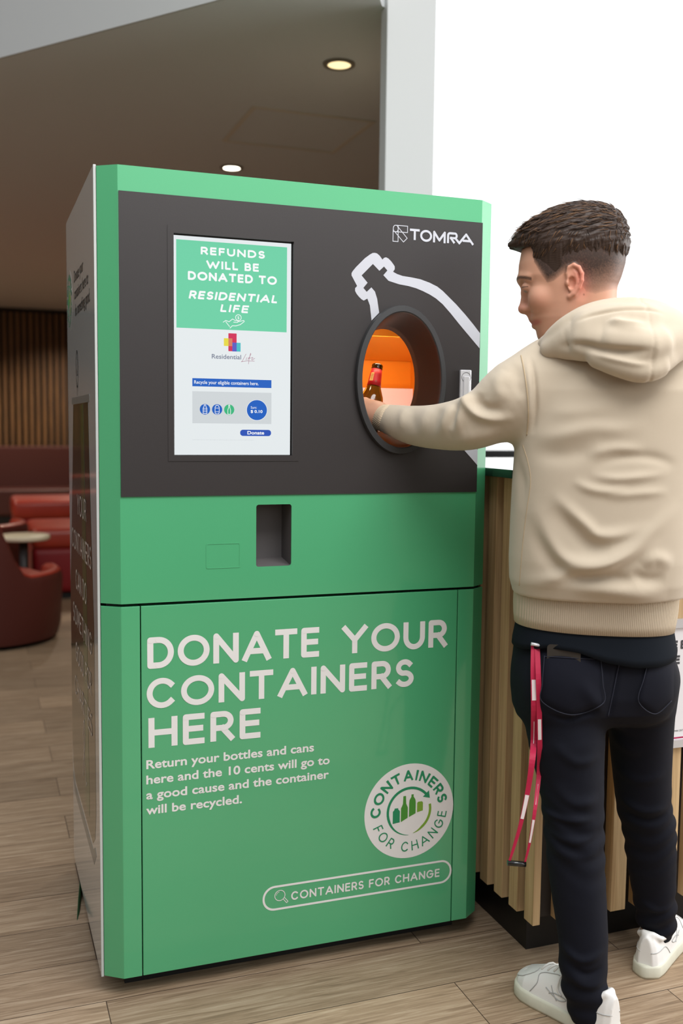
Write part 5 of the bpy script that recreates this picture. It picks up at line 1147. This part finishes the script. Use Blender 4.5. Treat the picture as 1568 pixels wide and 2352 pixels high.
def patch(name, outline, bvh, off, M, parent, n=14):
    """a pocket sewn on: outline (four corner-ish polygon) filled as a conforming grid"""
    P = outline; vs = []; fs = []
    for i in range(n + 1):
        v = i / n
        for j in range(n + 1):
            u = j / n; a = np.array(P[0]) * (1 - u) + np.array(P[1]) * u; bshape = np.array(P[3]) * (1 - u) + np.array(P[2]) * u; bshape = bshape + np.array([0, 34 * (1 - abs(2 * u - 1))]); q = a * (1 - v) + bshape * v
            ed = 0 if min(i, j, n - i, n - j) == 0 else off
            vs.append(onto(bvh, q[0], q[1], ed))
    for i in range(n):
        for j in range(n): k = i * (n + 1) + j; fs.append((k, k + 1, k + n + 2, k + n + 1))
    return mesh_obj(name, vs, fs, M, parent, True)
DEN2 = mat('navy_denim_pocket', (15, 17, 28), .8, spec=.2, bump=.3, bscale=1600)
p1 = patch('back_pocket', [(1246, 1497), (1383, 1503), (1390, 1618), (1240, 1612)], jb, .0045, DEN2, jeans); p2 = patch('back_pocket', [(1488, 1507), (1548, 1502), (1547, 1608), (1462, 1612)], jb, .0045, DEN2, jeans)
STI = mat('denim_stitch', (29, 32, 46), .8)
def seam(name, pts, bvh, off, r, M, parent):
    bm = bmesh.new(); add_tube(bm, [onto(bvh, x, y, off) for x, y in spl(pts, 8)], r, 6); return bm_obj(name, bm, M, parent)
seam('pocket_stitching', [(1250, 1508), (1290, 1510), (1340, 1513), (1379, 1513)], jb, .0058, .0009, STI, p1); seam('pocket_stitching', [(1489, 1518), (1520, 1516), (1545, 1513)], jb, .0058, .0009, STI, p2)
seam('pocket_stitching', [(1250, 1506), (1245, 1570), (1245, 1612), (1312, 1642), (1384, 1616), (1384, 1570), (1379, 1510)], jb, .0062, .0010, STI, p1); seam('pocket_stitching', [(1490, 1512), (1478, 1560), (1466, 1611), (1504, 1640), (1542, 1610)], jb, .0062, .0010, STI, p2)
seam('seat_seam', [(1428, 1500), (1418, 1540), (1408, 1590), (1396, 1645)], jb, .001, .0014, STI, jeans)
# seams of the hoodie
hb2 = BVHTree.FromObject(hood_e, bpy.context.evaluated_depsgraph_get())
seam('shoulder_seam', [(1196, 816), (1203, 850), (1210, 900), (1213, 950), (1209, 1000)], hb2, .0006, .0013, SEAM, hood_e); seam('side_seam', [(1200, 1022), (1213, 1065), (1218, 1110), (1208, 1180), (1200, 1250), (1195, 1310), (1192, 1345)], hb2, .0002, .0009, SEAM, hood_e)

# --- shoes
SHOE = mat('white_leather', (226, 224, 220), .45, bump=.08, bscale=500); SOLE = mat('offwhite_sole', (206, 204, 186), .6, vary=.10, vscale=30); LINE = mat('shoe_stitch_grey', (170, 170, 168), .6); LACE = mat('white_lace', (222, 220, 214), .7)
def shoe(label_side, heel, fd, hs_):
    """heel point on the floor, forward direction, hs_ = +1 when the outer side is to the left"""
    lf = np.array([-fd[1], fd[0], 0]); L = .270
    ls = np.array([0, .012, .04, .09, .14, .19, .225, .248, .263, .270]); wl = np.array([.018, .028, .034, .035, .038, .046, .048, .042, .030, .012]); cl = hs_ * np.array([0, 0, 0, .002, .003, 0, -.003, -.007, -.010, -.012])
    htop = np.array([.098, .106, .104, .098, .100, .088, .068, .054, .046, .032])
    def P3(l, s, z): return heel + fd * l + lf * s + np.array([0, 0, z])
    def sdf(P):
        q = P - heel; l = q @ fd; s = q @ lf; z = q[:, 2]; lc = np.clip(l, 0, L); w = np.interp(lc, ls, wl); c_ = np.interp(lc, ls, cl); ht = np.interp(lc, ls, htop); taper = np.clip((z - .03) / .09, 0, 1); ww = w * (1 - .30 * taper)
        zz = (z - .030) / np.maximum(ht - .030, .01); k = np.sqrt(((s - c_) / ww) ** 2 + np.clip(zz, 0, 9) ** 3.2); d = (k - 1) * np.minimum(ww, .035)
        d = np.maximum(d, np.maximum(l - L, -l) * .9); d = np.maximum(d, .018 - z)
        op = ellipsoid(P, P3(.070, 0, .125), (.062, .031, .045), np.stack([fd, lf, [0, 0, 1]])); d = smax(d, -op, .006)
        tng = cone(P, P3(.135, 0, .088), P3(.100, 0, .118), .020, .016); d = smin(d, np.maximum(tng, -ellipsoid(P, P3(.062, 0, .125), (.058, .030, .06), np.stack([fd, lf, [0, 0, 1]]))), .006)
        col = chain(P, [P3(.112, .026, .088), P3(.07, .031, .080), P3(.036, .026, .088), P3(.020, .011, .101), P3(.020, -.011, .101), P3(.036, -.026, .088), P3(.07, -.031, .080), P3(.112, -.026, .088)], [.006] * 8); return smin(d, col, .008)
    lo = np.minimum(heel - .06, heel + fd * L - .06); hi = np.maximum(heel + .06, heel + fd * L + .06)
    V, Q = surface_net(sdf, rng(lo[0], hi[0], .0028), rng(lo[1], hi[1], .0028), rng(.010, .145, .0028)); V = relax(V, Q, 2)
    sh_ = np_mesh('shoe', V, Q, SHOE, man, None, label_side)
    bm = bmesh.new(); n = 48; ring0 = []; prof = [(1.04, .002), (1.10, .0), (1.13, .006), (1.12, .026), (1.06, .031), (.9, .032)]
    out_ = []
    for i in range(n):
        t = 2 * PI * i / n; l = L / 2 + (L / 2 + .006) * math.cos(t); lc = min(max(l, .0), L); w = np.interp(lc, ls, np.maximum(wl, .02)) ; sgn_ = 1 if math.sin(t) >= 0 else -1; ss = np.interp(lc, ls, cl) + sgn_ * w * min(1, abs(math.sin(t)) * 2.2) ; out_.append((l, ss))
    cx_ = L / 2; rings = []
    for f_, z in prof:
        rings.append([bm.verts.new(P3(cx_ + (l - cx_) * (1 + (f_ - 1) * .25), np.interp(min(max(l, 0), L), ls, cl) + (s - np.interp(min(max(l, 0), L), ls, cl)) * f_, z + (.004 if l > .27 and z < .02 else 0))) for l, s in out_])
    for i in range(len(rings) - 1):
        for k in range(n): bm.faces.new((rings[i][k], rings[i][(k + 1) % n], rings[i + 1][(k + 1) % n], rings[i + 1][k])).smooth = True
    bm.faces.new(rings[0][::-1]); bm.faces.new(rings[-1]); bm_obj('sole', bm, SOLE, sh_)
    bv_ = BVHTree.FromObject(sh_, bpy.context.evaluated_depsgraph_get())
    def stick(l, s, z, off=.0006):
        p = Vector(P3(l, s, z)); co, nn, i_, d_ = bv_.find_nearest(p); return np.array(co) + np.array(nn) * off
    def line(pts, r, M, nm, off=.0004):
        bm = bmesh.new(); add_tube(bm, [stick(*q, off) for q in spl(pts, 6)], r, 6); bm_obj(nm, bm, M, sh_)
    o_ = hs_
    for sd in (1, -1):
        line([(.262, .030 * sd, .045), (.235, .040 * sd, .062), (.205, .030 * sd, .080), (.200, .018 * sd, .088)], .0011, LINE, 'toe_seam')
        line([(.200, .046 * sd, .035), (.185, .042 * sd, .060), (.185, .030 * sd, .082), (.150, .026 * sd, .095), (.115, .030 * sd, .095)], .0011, LINE, 'eyestay_seam')
        line([(.085, .040 * sd, .034), (.060, .036 * sd, .060), (.020, .030 * sd, .062), (.004, .012 * sd, .062)], .0011, LINE, 'heel_seam')
        line([(.150, .044 * sd, .052), (.135, .042 * sd, .058), (.105, .040 * sd, .055), (.125, .042 * sd, .047), (.160, .045 * sd, .062)], .0013, LINE, 'side_emblem')
        line([(.148, .042 * sd, .072), (.138, .043 * sd, .055), (.128, .044 * sd, .044)], .0012, LINE, 'side_emblem')
    for i in range(5):
        l = .185 - i * .016; bm = bmesh.new(); zt = .092 + i * .006; add_tube(bm, [stick(l + .004, .022, zt - .006, .001), stick(l + .002, .012, zt + .004, .003), stick(l, 0, zt + .008, .0035), stick(l - .002, -.012, zt + .004, .003), stick(l - .004, -.022, zt - .006, .001)], .0022, 8); bm_obj('lace', bm, LACE, sh_)
    bm = bmesh.new(); add_tube(bm, spl([stick(.112, .006, .112, .004), stick(.125, .028, .105, .006), stick(.130, .040, .075, .004), stick(.118, .043, .060, .002)], 5), .0018, 8); bm_obj('lace', bm, LACE, sh_)
    return sh_
shoe('white leather trainer on the left foot, toe towards the machine', FLh, FLd, 1); shoe('white leather trainer on the right foot seen from its heel', FRh, FR_d, -1)

# ------------------------------------------------------------------ lanyard and phone at the back pocket
RED = mat('crimson_strap', (176, 18, 62), .6, bump=.2, bscale=1500); WHT = mat('strap_white', (226, 214, 216), .6)
ly = thing('lanyard', 'crimson lanyard strap hanging from the left back pocket of the jeans', 'lanyard', tuple(at(1230, 1470, 2.05)))
def hang(pts): return spl([onto(jb, x, y, o) if o is not None else at(x, y, 2.09) for x, y, o in pts], 7)
s1 = hang([(1226, 1481, .012), (1225, 1540, .006), (1226, 1620, .008), (1225, 1700, .012), (1222, 1745, None), (1212, 1815, None), (1196, 1890, None), (1180, 1945, None), (1168, 1982, None)])
s2 = hang([(1233, 1482, .008), (1236, 1560, .004), (1238, 1640, .004), (1239, 1720, .005), (1237, 1780, .008), (1228, 1860, None), (1216, 1935, None), (1204, 1985, None)])
def strap(path, w0, nm):
    bm = bmesh.new(); fr_ = frames(path); rings = []; n_ = len(fr_)
    for i, (p, t, n, b) in enumerate(fr_):
        u = i / (n_ - 1); w = w0 * (1 if u < .5 else 1 - .68 * (u - .5) / .5); ww = Vector(RT); ww = (ww - t * ww.dot(t)).normalized(); nn = t.cross(ww)
        rings.append([bm.verts.new(p + ww * a * w / 2 + nn * c_ * .0009) for a, c_ in ((-1, -1), (1, -1), (1, 1), (-1, 1))])
    for i in range(n_ - 1):
        for k in range(4): bm.faces.new((rings[i][k], rings[i][(k + 1) % 4], rings[i + 1][(k + 1) % 4], rings[i + 1][k]))
    bm.faces.new(rings[0][::-1]); bm.faces.new(rings[-1]); return bm_obj(nm, bm, RED, ly), path, w0
def panel(strp, i0, i1, inset, M, nm):
    o, path, w0 = strp; bm = bmesh.new(); fr_ = frames(path); n_ = len(fr_); rows = []
    for i in range(i0, i1 + 1):
        p, t, n, b = fr_[i]; u = i / (n_ - 1); w = (w0 * (1 if u < .5 else 1 - .68 * (u - .5) / .5)) - inset; ww = Vector(RT); ww = (ww - t * ww.dot(t)).normalized(); nn = t.cross(ww); nn = nn if nn.dot(Vector(CAM) - p) > 0 else -nn
        rows.append((bm.verts.new(p - ww * w / 2 + nn * .0015), bm.verts.new(p + ww * w / 2 + nn * .0015)))
    for a, b in zip(rows[:-1], rows[1:]): bm.faces.new((a[0], a[1], b[1], b[0]))
    bm_obj(nm, bm, M, o)
S1 = strap(s1, .0130, 'strap'); S2 = strap(s2, .0112, 'strap')
N1 = len(s1) - 1; N2 = len(s2) - 1
panel(S1, 9, 13, .004, WHT, 'white_patch'); panel(S1, 36, 41, .002, WHT, 'white_patch'); panel(S2, 15, 19, .004, WHT, 'white_patch'); panel(S2, 37, 42, .002, WHT, 'white_patch')
panel(S1, 5, 6, .013, WHT, 'strap_print'); panel(S1, 17, 22, .0145, WHT, 'strap_print'); panel(S2, 30, 34, .009, WHT, 'strap_print')
bm = bmesh.new(); add_tube(bm, [s1[-1] + RT * -.003, s2[-1] + RT * .003], .006, 12); bm_obj('breakaway_clip', bm, BLACKG, ly)
bm = bmesh.new(); cp = onto(jb, 1232, 1482, .016); add_tube(bm, [cp + RT * (-.012) + np.array([0, 0, .003]), cp + RT * .010 + np.array([0, 0, -.001])], .0035, 10)
add_tube(bm, spl([cp + RT * .006, onto(jb, 1243, 1472, .012), onto(jb, 1250, 1464, .010), onto(jb, 1252, 1474, .012), onto(jb, 1246, 1482, .012)], 5), .0018, 8); bm_obj('metal_hook', bm, CHROME, ly)
ph = thing('phone', 'dark phone sticking out of the left back pocket of the jeans', 'phone', tuple(onto(jb, 1300, 1500, .005)))
pa_ = onto(jb, 1256, 1500, .007); pb_ = onto(jb, 1333, 1503, .007); pu = (pb_ - pa_) / np.linalg.norm(pb_ - pa_); pv = np.array([0, 0, 1.0]) - pu * pu[2]; pv /= np.linalg.norm(pv); pn = np.cross(pu, pv)
if pn @ (CAM - pa_) < 0: pn = -pn
wph = np.linalg.norm(pb_ - pa_); PHF = lambda u, v, t: tuple(pa_ + pu * u + pv * v + pn * t)
bm = bmesh.new(); add_flat(bm, [rrect(0, -.10, wph, .020, .008)], -.004, .004, PHF); bm_obj('phone_case', bm, mat('phone_case', (52, 48, 44), .35), ph)
bm = bmesh.new(); add_flat(bm, [[(wph * .45, .019), (wph * .93, .019), (wph * .90, .031), (wph * .45, .026)]], -.002, -.0005, PHF); bm_obj('card', bm, mat('phone_screen_glass', (150, 170, 180), .1), ph)
